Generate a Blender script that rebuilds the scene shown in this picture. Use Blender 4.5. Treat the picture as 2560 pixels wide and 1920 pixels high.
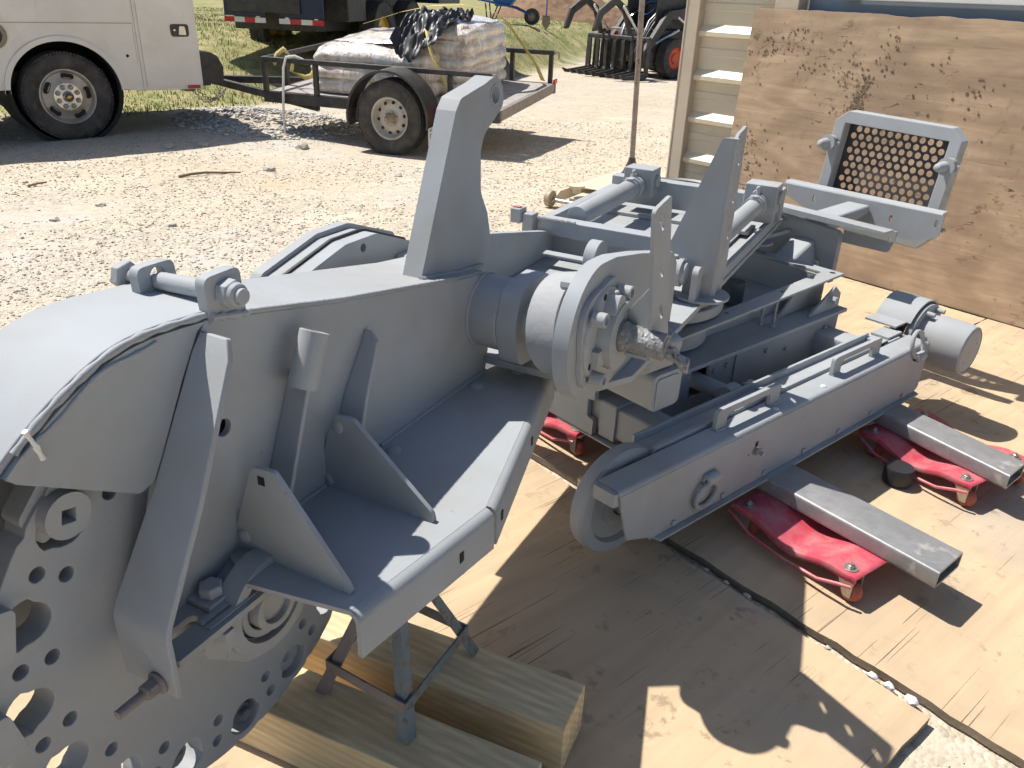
import bpy, bmesh, math, random
import numpy as np
from mathutils import Vector, Matrix, noise
from mathutils.geometry import tessellate_polygon, delaunay_2d_cdt
R_=math.radians; rnd=random.Random(7); nrs=np.random.RandomState(5)
for o in list(bpy.data.objects): bpy.data.objects.remove(o)
scene=bpy.context.scene; COL=scene.collection
# ------------------------------------------------------------------ camera
cd=bpy.data.cameras.new('camera'); cam=bpy.data.objects.new('camera',cd); COL.objects.link(cam)
cd.sensor_width=36; cd.lens=28.07; cd.clip_start=.02; cd.clip_end=2000
def unit(v): return Vector(v).normalized()
_dn=unit((-165,4070,1996)); _Y=Vector((2597,-875.5,1996)); _Z=-_dn; _Y=(_Y-_Z*_Y.dot(_Z)).normalized(); _X=_Y.cross(_Z)
def w_(v): v=Vector(v); return Vector((_X.dot(v),_Y.dot(v),_Z.dot(v)))
_r=w_((1,0,0)); _u=w_((0,-1,0)); _b=w_((0,0,-1))
cam.matrix_world=Matrix(((_r.x,_u.x,_b.x,0),(_r.y,_u.y,_b.y,0),(_r.z,_u.z,_b.z,1.25),(0,0,0,1)))
scene.camera=cam
# ------------------------------------------------------------------ sky, sun, exposure
SUN=Vector((.57,.185,-1)).normalized()
wd=bpy.data.worlds.new('World'); scene.world=wd; wd.use_nodes=True
nt=wd.node_tree; nt.nodes.clear()
bg=nt.nodes.new('ShaderNodeBackground'); sk=nt.nodes.new('ShaderNodeTexSky'); wo=nt.nodes.new('ShaderNodeOutputWorld')
sk.sky_type='NISHITA'; sk.sun_disc=False; sk.sun_elevation=math.asin(-SUN.z); sk.sun_rotation=math.atan2(-SUN.x,-SUN.y)
sk.air_density=.8; sk.dust_density=.8; sk.ozone_density=1.0
bg.inputs[1].default_value=.10
nt.links.new(sk.outputs[0],bg.inputs[0]); nt.links.new(bg.outputs[0],wo.inputs[0])
ld=bpy.data.lights.new('sun','SUN'); ld.energy=5.0; ld.angle=R_(.55); ld.color=(1,.96,.90)
sun=bpy.data.objects.new('sun',ld); COL.objects.link(sun); sun.rotation_euler=SUN.to_track_quat('-Z','Y').to_euler(); sun.location=(-8,0,20)
scene.view_settings.view_transform='Standard'; scene.view_settings.look='None'; scene.view_settings.gamma=1; scene.cycles.max_bounces=6; scene.cycles.diffuse_bounces=4; scene.cycles.adaptive_threshold=.03; scene.cycles.use_light_tree=False; scene.cycles.glossy_bounces=2; scene.cycles.transmission_bounces=2
scene.view_settings.exposure=.34
# ------------------------------------------------------------------ frames
YAW=R_(22); LAT=Vector((math.cos(YAW),math.sin(YAW),0)); FW=Vector((LAT.y,-LAT.x,0))
def W(p): return Vector(p)
def B(p): return FW*p[0]+LAT*p[1]+Vector((0,0,p[2]))
def frame(org,yaw):
    o=Vector(org); ax=Vector((math.cos(yaw),math.sin(yaw),0)); ay=Vector((-ax.y,ax.x,0))
    return lambda p: o+ax*p[0]+ay*p[1]+Vector((0,0,p[2]))
# ------------------------------------------------------------------ mesh builder
class MB:
    def __init__(s,fr=W): s.v=[]; s.f=[]; s.fr=fr
    def add(s,vs,fs):
        b=len(s.v); s.v+= [s.fr(p) for p in vs]; s.f+=[tuple(i+b for i in f) for f in fs]; return s
    def box(s,lo,hi):
        x0,y0,z0=lo; x1,y1,z1=hi
        return s.add([(x0,y0,z0),(x1,y0,z0),(x1,y1,z0),(x0,y1,z0),(x0,y0,z1),(x1,y0,z1),(x1,y1,z1),(x0,y1,z1)],
            [(0,3,2,1),(4,5,6,7),(0,1,5,4),(1,2,6,5),(2,3,7,6),(3,0,4,7)])
    def hexa(s,vs): return s.add(vs,[(0,3,2,1),(4,5,6,7),(0,1,5,4),(1,2,6,5),(2,3,7,6),(3,0,4,7)])
    def prism(s,poly,d0,d1,ax='c',holes=()):
        mp={'c':lambda a,b,d:(a,d,b),'z':lambda a,b,d:(a,b,d),'u':lambda a,b,d:(d,a,b)}[ax]
        def dd(l):
            out=[]
            for p in l:
                if not out or math.hypot(p[0]-out[-1][0],p[1]-out[-1][1])>2e-4: out.append((p[0],p[1]))
            if math.hypot(out[0][0]-out[-1][0],out[0][1]-out[-1][1])<2e-4: out.pop()
            return out
        loops=[dd(poly)]+[dd(h) for h in holes]; flat=[p for l in loops for p in l]; n=len(flat)
        ed=[];k=0
        for l in loops: m=len(l); ed+=[(k+i,k+(i+1)%m) for i in range(m)]; k+=m
        V2,_,F2,ov,_,_=delaunay_2d_cdt([Vector(p) for p in flat],ed,[],0,1e-7)
        mpv=[o[0] if o else -1 for o in ov]; bb=[(min(p[0] for p in l),max(p[0] for p in l),min(p[1] for p in l),max(p[1] for p in l)) for l in loops]
        def inside(x,y,l,q):
            if not(q[0]<x<q[1] and q[2]<y<q[3]): return False
            r=False; j=len(l)-1
            for i in range(len(l)):
                if (l[i][1]>y)!=(l[j][1]>y) and x<(l[j][0]-l[i][0])*(y-l[i][1])/(l[j][1]-l[i][1])+l[i][0]: r=not r
                j=i
            return r
        tr=[];bad=any(v<0 for v in mpv)
        for f in F2:
            x=sum(V2[i].x for i in f)/len(f); y=sum(V2[i].y for i in f)/len(f)
            if inside(x,y,loops[0],bb[0]) and not any(inside(x,y,l,q) for l,q in zip(loops[1:],bb[1:])): tr.append(tuple(mpv[i] for i in f))
        if bad: tr=tessellate_polygon([[Vector((p[0],p[1],0)) for p in l] for l in loops])
        vs=[mp(p[0],p[1],d0) for p in flat]+[mp(p[0],p[1],d1) for p in flat]
        fs=[tuple(t) for t in tr]+[tuple(i+n for i in reversed(t)) for t in tr]; k=0
        for l in loops:
            m=len(l)
            for i in range(m): a=k+i; b=k+(i+1)%m; fs.append((a,b,b+n,a+n))
            k+=m
        return s.add(vs,fs)
    def lathe(s,o,ax,prof,n=28,a0=0,a1=None):
        o=Vector(o); ax=Vector(ax).normalized(); t=ax.orthogonal().normalized(); q=ax.cross(t)
        full=a1 is None; m=n if full else n+1; vs=[]; fs=[]; rows=[]
        for (r,d) in prof:
            if r<1e-6: rows.append([len(vs)]); vs.append(o+ax*d)
            else:
                row=[]
                for i in range(m):
                    a=a0+((2*math.pi if full else a1-a0)*i/n); row.append(len(vs)); vs.append(o+ax*d+(t*math.cos(a)+q*math.sin(a))*r)
                rows.append(row)
        for A,C in zip(rows,rows[1:]):
            for i in range(n):
                j=(i+1)%m if full else i+1
                if len(A)==1 and len(C)==1: continue
                if len(A)==1: fs.append((A[0],C[j],C[i]))
                elif len(C)==1: fs.append((A[i],A[j],C[0]))
                else: fs.append((A[i],A[j],C[j],C[i]))
        return s.add(vs,fs)
    def cyl(s,p0,p1,r,r2=None,n=24):
        p0=Vector(p0); p1=Vector(p1); L=(p1-p0).length
        return s.lathe(p0,p1-p0,[(0,0),(r,0),(r if r2 is None else r2,L),(0,L)],n)
    def ring(s,p0,p1,r,ri,n=28):
        p0=Vector(p0); p1=Vector(p1); L=(p1-p0).length
        return s.lathe(p0,p1-p0,[(ri,0),(r,0),(r,L),(ri,L),(ri,0)],n)
    def tube(s,path,r,n=8,closed=False,cap=True):
        P=[Vector(p) for p in path]; m=len(P); rr=r if isinstance(r,(list,tuple)) else [r]*m; vs=[]; fs=[]
        T=[]
        for i in range(m):
            a=P[(i-1)%m] if (closed or i>0) else P[i]; b=P[(i+1)%m] if (closed or i<m-1) else P[i]; T.append((b-a).normalized())
        nrm=T[0].orthogonal().normalized()
        for i in range(m):
            nrm=(nrm-T[i]*nrm.dot(T[i])).normalized(); bi=T[i].cross(nrm)
            for k in range(n):
                a=2*math.pi*k/n; vs.append(P[i]+(nrm*math.cos(a)+bi*math.sin(a))*rr[i])
        for i in range(m if closed else m-1):
            j=(i+1)%m
            for k in range(n): fs.append((i*n+k,i*n+(k+1)%n,j*n+(k+1)%n,j*n+k))
        if not closed and cap: fs.append(tuple(range(n-1,-1,-1))); fs.append(tuple((m-1)*n+k for k in range(n)))
        return s.add(vs,fs)
    def dome(s,p,ax,r,h,n=14): return s.lathe(p,ax,[(r,0)]+[(r*math.cos(a),h*math.sin(a)) for a in (.4,.8,1.2)]+[(0,h)],n)
    def hexb(s,p,ax,r,h,wr=0,wh=.003):
        p=Vector(p); ax=Vector(ax).normalized()
        if wr: s.lathe(p,ax,[(0,0),(wr,0),(wr,wh),(0,wh)],20); p=p+ax*wh
        s.lathe(p,ax,[(0,0),(r,0),(r,h*.86),(r*.86,h),(0,h)],6); return s
    def grid(s,fn,nu,nv,closed_u=False):
        vs=[fn(i/(nu if closed_u else nu-1),j/(nv-1)) for j in range(nv) for i in range(nu)]; fs=[]
        for j in range(nv-1):
            for i in range(nu if closed_u else nu-1): k=(i+1)%nu; fs.append((j*nu+i,j*nu+k,(j+1)*nu+k,(j+1)*nu+i))
        return s.add(vs,fs)
    def build(s,name,mat,parent=None,bev=.0015,ang=38,solid=0,label=None,sub=0,seg=2):
        me=bpy.data.meshes.new(name); org=parent['_org'] if (parent is not None and '_org' in parent) else (0,0,0)
        off=Vector(org); me.from_pydata([tuple(v-off) for v in s.v],[],s.f)
        bm=bmesh.new(); bm.from_mesh(me); bmesh.ops.recalc_face_normals(bm,faces=bm.faces); bm.to_mesh(me); bm.free()
        me.polygons.foreach_set('use_smooth',[True]*len(me.polygons)); me.set_sharp_from_angle(angle=R_(ang))
        me.materials.append(mat); o=bpy.data.objects.new(name,me); COL.objects.link(o)
        if parent is not None: o.parent=parent; o['_org']=tuple(org)
        if solid: md=o.modifiers.new('solid','SOLIDIFY'); md.thickness=solid; md.offset=0
        if sub: md=o.modifiers.new('sub','SUBSURF'); md.levels=sub; md.render_levels=sub
        if bev: md=o.modifiers.new('bevel','BEVEL'); md.width=bev; md.segments=seg; md.limit_method='ANGLE'; md.angle_limit=R_(35); md.harden_normals=True
        if label: o['label']=label
        return o
def thing(name,label,cat,loc=(0,0,0),group=None):
    o=bpy.data.objects.new(name,None); COL.objects.link(o); o.location=loc; o['_org']=tuple(loc); o.empty_display_size=.1
    return tag(o,label,cat,group)
def tag(o,label,cat,group=None):
    o['label']=label; o['category']=cat
    if group: o['group']=group
    return o
def solo(mb,name,mat,label,cat,group=None,loc=None,**k):
    """a thing that is one mesh, its origin at its base"""
    if loc is not None:
        L=Vector(loc); mb.v=[v-L for v in mb.v]
    o=mb.build(name,mat,None,**k)
    if loc is not None: o.location=loc
    return tag(o,label,cat,group)
def circ(c,r,n=20,a0=0,ry=None): return [(c[0]+r*math.cos(a0+2*math.pi*i/n),c[1]+(ry or r)*math.sin(a0+2*math.pi*i/n)) for i in range(n)]
def slot(c,L,w,ang=0,n=6):
    ca,sa=math.cos(ang),math.sin(ang); pts=[]
    for sgn in (1,-1):
        for i in range(n+1):
            a=-math.pi/2+math.pi*i/n+(0 if sgn>0 else math.pi); x=sgn*L/2+w/2*math.cos(a); y=w/2*math.sin(a); pts.append((c[0]+x*ca-y*sa,c[1]+x*sa+y*ca))
    return pts
def rpoly(pts,r,n=4):
    out=[]; m=len(pts)
    for i in range(m):
        p=Vector(pts[i][:2]).to_2d(); rr=pts[i][2] if len(pts[i])>2 else r
        a=Vector(pts[i-1][:2]).to_2d()-p; b=Vector(pts[(i+1)%m][:2]).to_2d()-p
        if rr<=0: out.append(tuple(p)); continue
        th=a.angle(b); d=min(rr/math.tan(th/2),a.length*.48,b.length*.48); A=p+a.normalized()*d; Cc=p+b.normalized()*d
        for k in range(n+1):
            t=k/n; out.append(tuple(A*(1-t)**2+p*2*t*(1-t)+Cc*t*t))
    return out
# ------------------------------------------------------------------ materials
def newmat(name):
    m=bpy.data.materials.new(name); m.use_nodes=True; t=m.node_tree; b=t.nodes['Principled BSDF']; return m,t,b
def nd(t,ty,**k):
    n=t.nodes.new(ty)
    for a,v in k.items():
        if a in ('inp',):
            for i,x in v.items(): n.inputs[i].default_value=x
        else: setattr(n,a,v)
    return n
def coords(t,scale=(1,1,1),kind='Object',rot=(0,0,0)):
    tc=nd(t,'ShaderNodeTexCoord'); mp=nd(t,'ShaderNodeMapping'); mp.inputs['Scale'].default_value=scale; mp.inputs['Rotation'].default_value=rot
    t.links.new(tc.outputs[kind],mp.inputs[0]); return mp.outputs[0]
def noi(t,co,sc,det=4,ro=.55,dist=0):
    n=nd(t,'ShaderNodeTexNoise'); n.inputs['Scale'].default_value=sc; n.inputs['Detail'].default_value=det; n.inputs['Roughness'].default_value=ro; n.inputs['Distortion'].default_value=dist
    t.links.new(co,n.inputs['Vector']); return n.outputs['Fac']
def ramp(t,f,stops):
    r=nd(t,'ShaderNodeValToRGB'); e=r.color_ramp.elements
    while len(e)<len(stops): e.new(.5)
    for i,(p,c) in enumerate(stops): e[i].position=p; e[i].color=(c if len(c)==4 else (*c,1)) if not isinstance(c,(int,float)) else (c,c,c,1)
    t.links.new(f,r.inputs[0]); return r.outputs[0]
def mixc(t,f,a,b,mode='MIX'):
    m=nd(t,'ShaderNodeMix',data_type='RGBA',blend_type=mode)
    for i,x in ((0,f),(6,a),(7,b)):
        if hasattr(x,'is_linked'): t.links.new(x,m.inputs[i])
        else: m.inputs[i].default_value=x if i==0 else ((*x,1) if len(x)==3 else x)
    return m.outputs[2]
def bump(t,b,h,st=.3,dist=.01,prev=None):
    n=nd(t,'ShaderNodeBump'); n.inputs['Strength'].default_value=st; n.inputs['Distance'].default_value=dist; t.links.new(h,n.inputs['Height'])
    if prev is not None: t.links.new(prev,n.inputs['Normal'])
    t.links.new(n.outputs[0],b.inputs['Normal']); return n.outputs[0]
def math_(t,op,a,b=None):
    n=nd(t,'ShaderNodeMath',operation=op)
    for i,x in ((0,a),(1,b)):
        if x is None: continue
        if hasattr(x,'is_linked'): t.links.new(x,n.inputs[i])
        else: n.inputs[i].default_value=x
    return n.outputs[0]
def paint(name,c1,c2,rough=.5,sc=4,grain=220,gst=.06,metal=0,spots=None,coat=0,spec=.5,dirt=None):
    m,t,b=newmat(name); co=coords(t); f0=noi(t,co,sc,2,.6,.3); f=ramp(t,f0,[(.3,0.),(.7,1.)])
    c=mixc(t,f,c1,c2)
    if spots: c=mixc(t,ramp(t,noi(t,co,spots[1],3,.7),[(spots[2],0.),(spots[2]+.06,1.)]),c,spots[0])
    if dirt: c=mixc(t,math_(t,'MULTIPLY',ramp(t,noi(t,co,dirt[1],3,.7,.4),[(.40,0.),(.72,1.)]),dirt[2]),c,dirt[0])
    t.links.new(c,b.inputs['Base Color']); b.inputs['Metallic'].default_value=metal; b.inputs['Specular IOR Level'].default_value=spec
    t.links.new(ramp(t,f0,[(.3,max(rough-.06,.03)),(.7,min(rough+.08,1.))]),b.inputs['Roughness'])
    if coat: b.inputs['Coat Weight'].default_value=coat; b.inputs['Coat Roughness'].default_value=.1
    if gst>=.1: bump(t,b,noi(t,co,grain,1,.6),gst,.002)
    return m
M={}
M['primer']=paint('grey_primer',(.345,.368,.385),(.395,.412,.422),.58,2.2,330,.10,spec=.2,spots=((.30,.29,.275),46,.70),dirt=((.31,.295,.265),4,.6))
M['primer_cast']=paint('cast_primer',(.345,.362,.372),(.39,.402,.408),.6,7,90,.35,spec=.22,spots=((.27,.255,.24),60,.68),dirt=((.32,.30,.275),14,.45))
M['primer_disc']=paint('disc_primer',(.36,.375,.385),(.40,.412,.415),.62,6,140,.16,spec=.22,dirt=((.33,.31,.285),6,.45))
M['dark_primer']=paint('dark_primer',(.10,.11,.12),(.15,.16,.17),.6,9,140,.2)
M['mesh']=paint('dark_mesh',(.045,.04,.037),(.07,.062,.055),.6,20,140,0)
M['rust']=paint('rusty_bolt',(.16,.13,.11),(.24,.21,.19),.65,30,120,.4)
M['black']=paint('black_steel',(.022,.022,.023),(.045,.043,.04),.5,8,150,.15,dirt=((.12,.10,.08),10,.5))
M['rubber']=paint('tyre_rubber',(.030,.029,.028),(.048,.046,.044),.75,10,90,.2,dirt=((.13,.115,.095),6,.75))
M['red']=paint('red_enamel',(.50,.05,.08),(.56,.08,.115),.45,9,60,.0,spots=((.16,.05,.06),40,.66),dirt=((.45,.30,.27),18,.55))
M['zinc']=paint('zinc_plate',(.45,.43,.38),(.55,.53,.47),.35,14,60,.2,metal=.8,dirt=((.2,.17,.13),20,.5))
M['castor']=paint('castor_rubber',(.30,.05,.03),(.42,.12,.07),.5,16,60,.3)
M['white']=paint('white_truck_paint',(.78,.74,.67),(.82,.78,.71),.28,1.3,40,.03,coat=.4,dirt=((.66,.57,.46),3,.4))
M['whiteflat']=paint('white_flat',(.7,.69,.66),(.76,.75,.72),.5,3,60,.05)
M['rim_tan']=paint('dusty_white_rim',(.50,.47,.42),(.58,.55,.49),.5,5,60,.15,dirt=((.40,.31,.20),7,.6))
M['rim_steel']=paint('dusty_steel_rim',(.42,.39,.34),(.52,.48,.42),.4,5,60,.15,metal=.35,dirt=((.33,.26,.18),7,.65))
M['chrome']=paint('worn_chrome',(.55,.54,.52),(.65,.64,.62),.25,10,60,.1,metal=.9)
M['gold']=paint('gold_emblem',(.62,.42,.08),(.7,.5,.12),.35,10,60,.05,metal=.5)
M['lens']=paint('red_lens',(.45,.01,.012),(.55,.02,.02),.2,10,50,.1)
M['blue_pl']=paint('blue_plastic',(.02,.10,.36),(.03,.14,.44),.4,5,60,.1)
M['navy']=paint('navy_paint',(.012,.02,.05),(.018,.03,.07),.4,5,60,.1)
M['orange']=paint('orange_rim',(.62,.07,.02),(.7,.1,.03),.45,8,60,.1,dirt=((.35,.2,.12),9,.4))
M['yellow']=paint('yellow_webbing',(.62,.50,.16),(.70,.58,.24),.75,30,300,.4)
M['rope']=paint('white_webbing',(.7,.69,.66),(.78,.77,.74),.8,40,300,.4)
M['cream']=paint('cream_steel',(.60,.52,.38),(.66,.58,.43),.4,2,80,.03)
M['trim']=paint('tan_trim',(.48,.40,.30),(.54,.46,.35),.45,3,80,.05)
M['door']=paint('blue_grey_door',(.20,.25,.31),(.24,.29,.35),.5,3,80,.05)
M['bluepaint']=paint('worn_blue_paint',(.15,.20,.215),(.20,.245,.25),.6,12,90,.3,spots=((.17,.12,.09),30,.56),dirt=((.22,.19,.16),16,.6))
M['rustbrown']=paint('bare_rusty_steel',(.20,.165,.15),(.28,.24,.22),.6,14,90,.3,spots=((.12,.07,.045),24,.6))
M['steel']=paint('bare_steel_tube',(.26,.26,.265),(.34,.335,.33),.42,6,60,.12,metal=.25,spots=((.48,.45,.42),11,.60),dirt=((.18,.18,.18),26,.5))
M['tape']=paint('silver_tape',(.22,.22,.22),(.34,.34,.335),.5,40,70,.8,spots=((.58,.55,.50),60,.62),dirt=((.13,.12,.11),45,.75))
M['tarp']=paint('black_sheeting',(.016,.016,.018),(.03,.03,.032),.42,6,30,.4)
M['bark']=paint('dry_stick',(.20,.14,.09),(.28,.20,.13),.8,20,80,.6)
M['stone']=paint('grey_limestone',(.42,.38,.32),(.54,.49,.41),.85,9,50,.6)
M['soil']=paint('brown_soil',(.16,.09,.05),(.26,.16,.09),.95,5,12,1.0)
M['mud']=paint('dried_mud',(.13,.09,.06),(.24,.17,.11),.9,40,50,0)
M['hole']=paint('dark_interior',(.012,.012,.012),(.02,.02,.02),.8,5,50,0)
M['spade']=paint('worn_spade',(.30,.24,.16),(.40,.32,.22),.5,8,50,.2)
M['plate']=paint('licence_plate',(.62,.62,.58),(.7,.7,.66),.4,8,50,.05)
M['ink']=paint('dark_ink',(.03,.03,.035),(.04,.04,.045),.5,8,50,0)
M['film']=None
def film_mat():
    m,t,b=newmat('stretch_film_over_paper_bags'); co=coords(t); st=coords(t,(1.2,1.2,9)); d1=coords(t,(7,7,1.5))
    c=mixc(t,ramp(t,noi(t,st,2.2,3,.65,1.2),[(.35,0.),(.65,1.)]),(.54,.43,.33),(.76,.69,.61))
    c=mixc(t,ramp(t,noi(t,d1,1.6,3,.7,.8),[(.42,0.),(.66,1.)]),c,(.86,.83,.79)); t.links.new(c,b.inputs['Base Color'])  # pale film streaks, whitened further so the colour carries the sun glare
    b.inputs['Roughness'].default_value=.34; b.inputs['Coat Weight'].default_value=.8; b.inputs['Coat Roughness'].default_value=.18
    bump(t,b,noi(t,coords(t,(9,9,2.2),rot=(.2,.3,.4)),3,3,.65,1.0),.8,.03); return m
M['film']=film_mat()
def ply_mat(name,c1,c2,dark,axis,knot=2.2,stain=.5,splinter=.0,figure=.2):
    m,t,b=newmat(name); co=coords(t); g=coords(t,(1,.06,1) if axis=='y' else (.10,1,1))
    n1=noi(t,g,30,4,.6,.6); big=noi(t,co,2.1,4,.65,.6)
    c=mixc(t,ramp(t,n1,[(.30,0.),(.70,1.)]),c1,c2)
    c=mixc(t,math_(t,'MULTIPLY',ramp(t,big,[(.42,0.),(.66,1.)]),.6),c,dark)
    wv=nd(t,'ShaderNodeTexWave',wave_type='RINGS',rings_direction='Z'); wv.inputs['Scale'].default_value=4; wv.inputs['Distortion'].default_value=7; wv.inputs['Detail'].default_value=2; wv.inputs['Detail Scale'].default_value=.8
    t.links.new(coords(t,(1.5,.2,0) if axis=='y' else (.2,1.5,1.5)),wv.inputs['Vector'])
    c=mixc(t,math_(t,'MULTIPLY',ramp(t,wv.outputs['Fac'],[(.55,0.),(.95,1.)]),figure),c,tuple(x*.62 for x in c1))
    v=nd(t,'ShaderNodeTexVoronoi'); v.inputs['Scale'].default_value=knot; v.inputs['Randomness'].default_value=1
    t.links.new(coords(t,(1,.78,1) if axis=='y' else (.78,1,1)),v.inputs['Vector'])
    c=mixc(t,math_(t,'MULTIPLY',ramp(t,v.outputs['Distance'],[(.05,1.),(.085,.3),(.10,.7),(.135,.0)]),.7),c,(dark[0]*.42,dark[1]*.36,dark[2]*.32))
    sp=noi(t,co,19,4,.65,.2); sm_=noi(t,co,1.3,2); c=mixc(t,math_(t,'MULTIPLY',math_(t,'MULTIPLY',ramp(t,sp,[(.585,0.),(.68,1.)]),ramp(t,sm_,[(.40,0.),(.6,1.)])),stain),c,(dark[0]*.38,dark[1]*.36,dark[2]*.36))
    hl=noi(t,coords(t,(210,2.2,210) if axis=='y' else (2.2,210,210)),1.0,1,.5,.1); crack=math_(t,'MULTIPLY',ramp(t,hl,[(.70,0.),(.72,1.)]),ramp(t,big,[(.44,0.),(.52,1.)]))
    c=mixc(t,math_(t,'MULTIPLY',crack,.75 if axis=='y' else .3),c,(.06,.042,.03))
    h=math_(t,'SUBTRACT',n1,math_(t,'MULTIPLY',crack,.9))
    if axis=='y': c=mixc(t,math_(t,'MULTIPLY',ramp(t,noi(t,co,1.1,2,.5),[(.55,0.),(.75,1.)]),.35),c,(.42,.43,.43))
    if splinter:
        s2=noi(t,coords(t,(.55,1.1,1.1)),36,3,.6,.6); msk=ramp(t,noi(t,co,2.3,2,.55),[(.47,0.),(.60,1.)]); sp2=math_(t,'MULTIPLY',ramp(t,s2,[(.60,0.),(.66,1.)]),msk)
        c=mixc(t,math_(t,'MULTIPLY',sp2,.8),c,(.055,.036,.025)); h=math_(t,'SUBTRACT',h,math_(t,'MULTIPLY',sp2,1.6))
    if splinter: c=mixc(t,math_(t,'MULTIPLY',ramp(t,noi(t,coords(t,(.5,1,1)),3.4,3,.6,.8),[(.5,0.),(.66,1.)]),.45),c,(.27,.175,.135))
    t.links.new(c,b.inputs['Base Color']); b.inputs['Roughness'].default_value=.85; b.inputs['Specular IOR Level'].default_value=.2
    bump(t,b,h,.4,.003); return m
M['ply']=ply_mat('weathered_floor_plywood',(.55,.405,.25),(.61,.455,.29),(.38,.30,.215),'y',knot=4.2,stain=.6,figure=.10)
M['ply2']=ply_mat('rough_brown_plywood',(.39,.28,.18),(.55,.41,.275),(.29,.215,.16),'x',1.7,.6,1,figure=.35)
def timber_mat():
    m,t,b=newmat('treated_pine'); g=coords(t,(.12,1,1)); wv=nd(t,'ShaderNodeTexWave',wave_type='BANDS',bands_direction='DIAGONAL'); wv.inputs['Scale'].default_value=34; wv.inputs['Distortion'].default_value=4; wv.inputs['Detail'].default_value=4; wv.inputs['Detail Scale'].default_value=.5
    t.links.new(g,wv.inputs['Vector']); n=noi(t,g,60,5)
    c=mixc(t,ramp(t,wv.outputs['Fac'],[(.1,0.),(.9,1.)]),(.68,.53,.29),(.76,.63,.39)); c=mixc(t,math_(t,'MULTIPLY',ramp(t,n,[(.45,1.),(.6,0.)]),.4),c,(.40,.29,.16))
    c=mixc(t,ramp(t,noi(t,coords(t,(.4,1,1)),3,2),[(.45,0.),(.7,1.)]),c,(.66,.56,.37))
    t.links.new(c,b.inputs['Base Color']); b.inputs['Roughness'].default_value=.75; bump(t,b,n,.15,.002); return m
M['timber']=timber_mat()
M['plyedge']=paint('weathered_ply_edge',(.16,.125,.09),(.27,.21,.15),.9,30,90,.5)
# ------------------------------------------------------------------ ground
def sm(t): t=max(0,min(1,t)); return t*t*(3-2*t)
def rl(az):
    pts=[(0,60),(100,45),(126,40),(131,32),(134,24),(140,16.5),(150,12.6),(158,11.2),(170,10.9),(180,10.9),(230,14),(360,60)]
    for (a,r),(b,q) in zip(pts,pts[1:]):
        if a<=az<=b: return r+(q-r)*(az-a)/(b-a)
    return 60
def gh(x,y,fine=True):
    r=math.hypot(x,y); az=math.degrees(math.atan2(y,x))%360
    z=-.024-.156*sm((r-4)/4.2)-.010*max(0,min(r-8.5,12))
    z+=.78*sm((r-rl(az))/5)
    if fine:
        k=sm((r-2.2)/1.5)
        z+=k*(.035*noise.noise((x*.55,y*.55,1.3))+.012*noise.noise((x*2.1,y*2.1,4.2)))+k*.006*noise.noise((x*7,y*7,2.2))
        # heap of gravel between truck and trailer
        z+=.10*math.exp(-(((x+8.9)/1.1)**2+((y-3.9)/.8)**2))*(1+.4*noise.noise((x*5,y*5,9)))
    return z
def axis_pts(lo,hi,c0,c1,step,far):
    a=list(np.arange(c0,c1,step)); x=c1; s=step
    while x<hi: a.append(x); s=min(s*far,25); x+=s
    a.append(hi); x=c0; s=step; b=[]
    while x>lo: s=min(s*far,25); x-=s; b.append(max(x,lo))
    return sorted(set(b+a))
XS=axis_pts(-420,300,-13,1,.11,1.12); YS=axis_pts(-300,420,-1,12,.11,1.12)
gv=[];lawn=[]
for y in YS:
    for x in XS:
        gv.append((x,y,gh(x,y))); r=math.hypot(x,y); az=math.degrees(math.atan2(y,x))%360
        e=rl(az)+.7*noise.noise((x*.9,y*.9,7))
        lawn.append(sm((r-e+.5)/1.0))
nx=len(XS); gf=[(j*nx+i,j*nx+i+1,(j+1)*nx+i+1,(j+1)*nx+i) for j in range(len(YS)-1) for i in range(nx-1)]
me=bpy.data.meshes.new('ground'); me.from_pydata(gv,[],gf); at=me.attributes.new('lawn','FLOAT','POINT'); at.data.foreach_set('value',lawn)
me.polygons.foreach_set('use_smooth',[True]*len(gf)); ground=bpy.data.objects.new('ground',me); COL.objects.link(ground); ground['kind']='structure'
m,t,b=newmat('crushed_limestone_and_lawn'); co=coords(t)
n1=noi(t,co,.9,4,.6,.6); n2=noi(t,co,11,4,.7); n3=noi(t,co,.42,4,.6,.4)
c=mixc(t,ramp(t,n1,[(.35,0.),(.68,1.)]),(.50,.42,.305),(.60,.53,.42))
c=mixc(t,math_(t,'MULTIPLY',ramp(t,n3,[(.52,0.),(.66,1.)]),.75),c,(.47,.46,.45))
c=mixc(t,math_(t,'MULTIPLY',ramp(t,n3,[(.30,1.),(.42,0.)]),.6),c,(.50,.36,.20))
v=nd(t,'ShaderNodeTexVoronoi'); v.inputs['Scale'].default_value=88; t.links.new(co,v.inputs['Vector'])
pm=ramp(t,noi(t,co,1.7,5,.6),[(.36,0.),(.52,1.)])
sp=nd(t,'ShaderNodeSeparateColor'); t.links.new(v.outputs['Color'],sp.inputs[0])
c=mixc(t,math_(t,'MULTIPLY',pm,.7),c,ramp(t,sp.outputs[0],[(.0,(.38,.32,.24)),(.5,(.55,.475,.36)),(1.,(.66,.60,.49))]))
c=mixc(t,math_(t,'MULTIPLY',ramp(t,n2,[(.36,1.),(.5,0.)]),.35),c,(.30,.24,.18))
at=nd(t,'ShaderNodeAttribute',attribute_name='lawn')
gr=mixc(t,ramp(t,noi(t,co,3,6,.65),[(.35,0.),(.65,1.)]),(.17,.20,.06),(.42,.35,.19))
c=mixc(t,at.outputs['Fac'],c,gr); t.links.new(c,b.inputs['Base Color']); b.inputs['Roughness'].default_value=.95; b.inputs['Specular IOR Level'].default_value=.15
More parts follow.
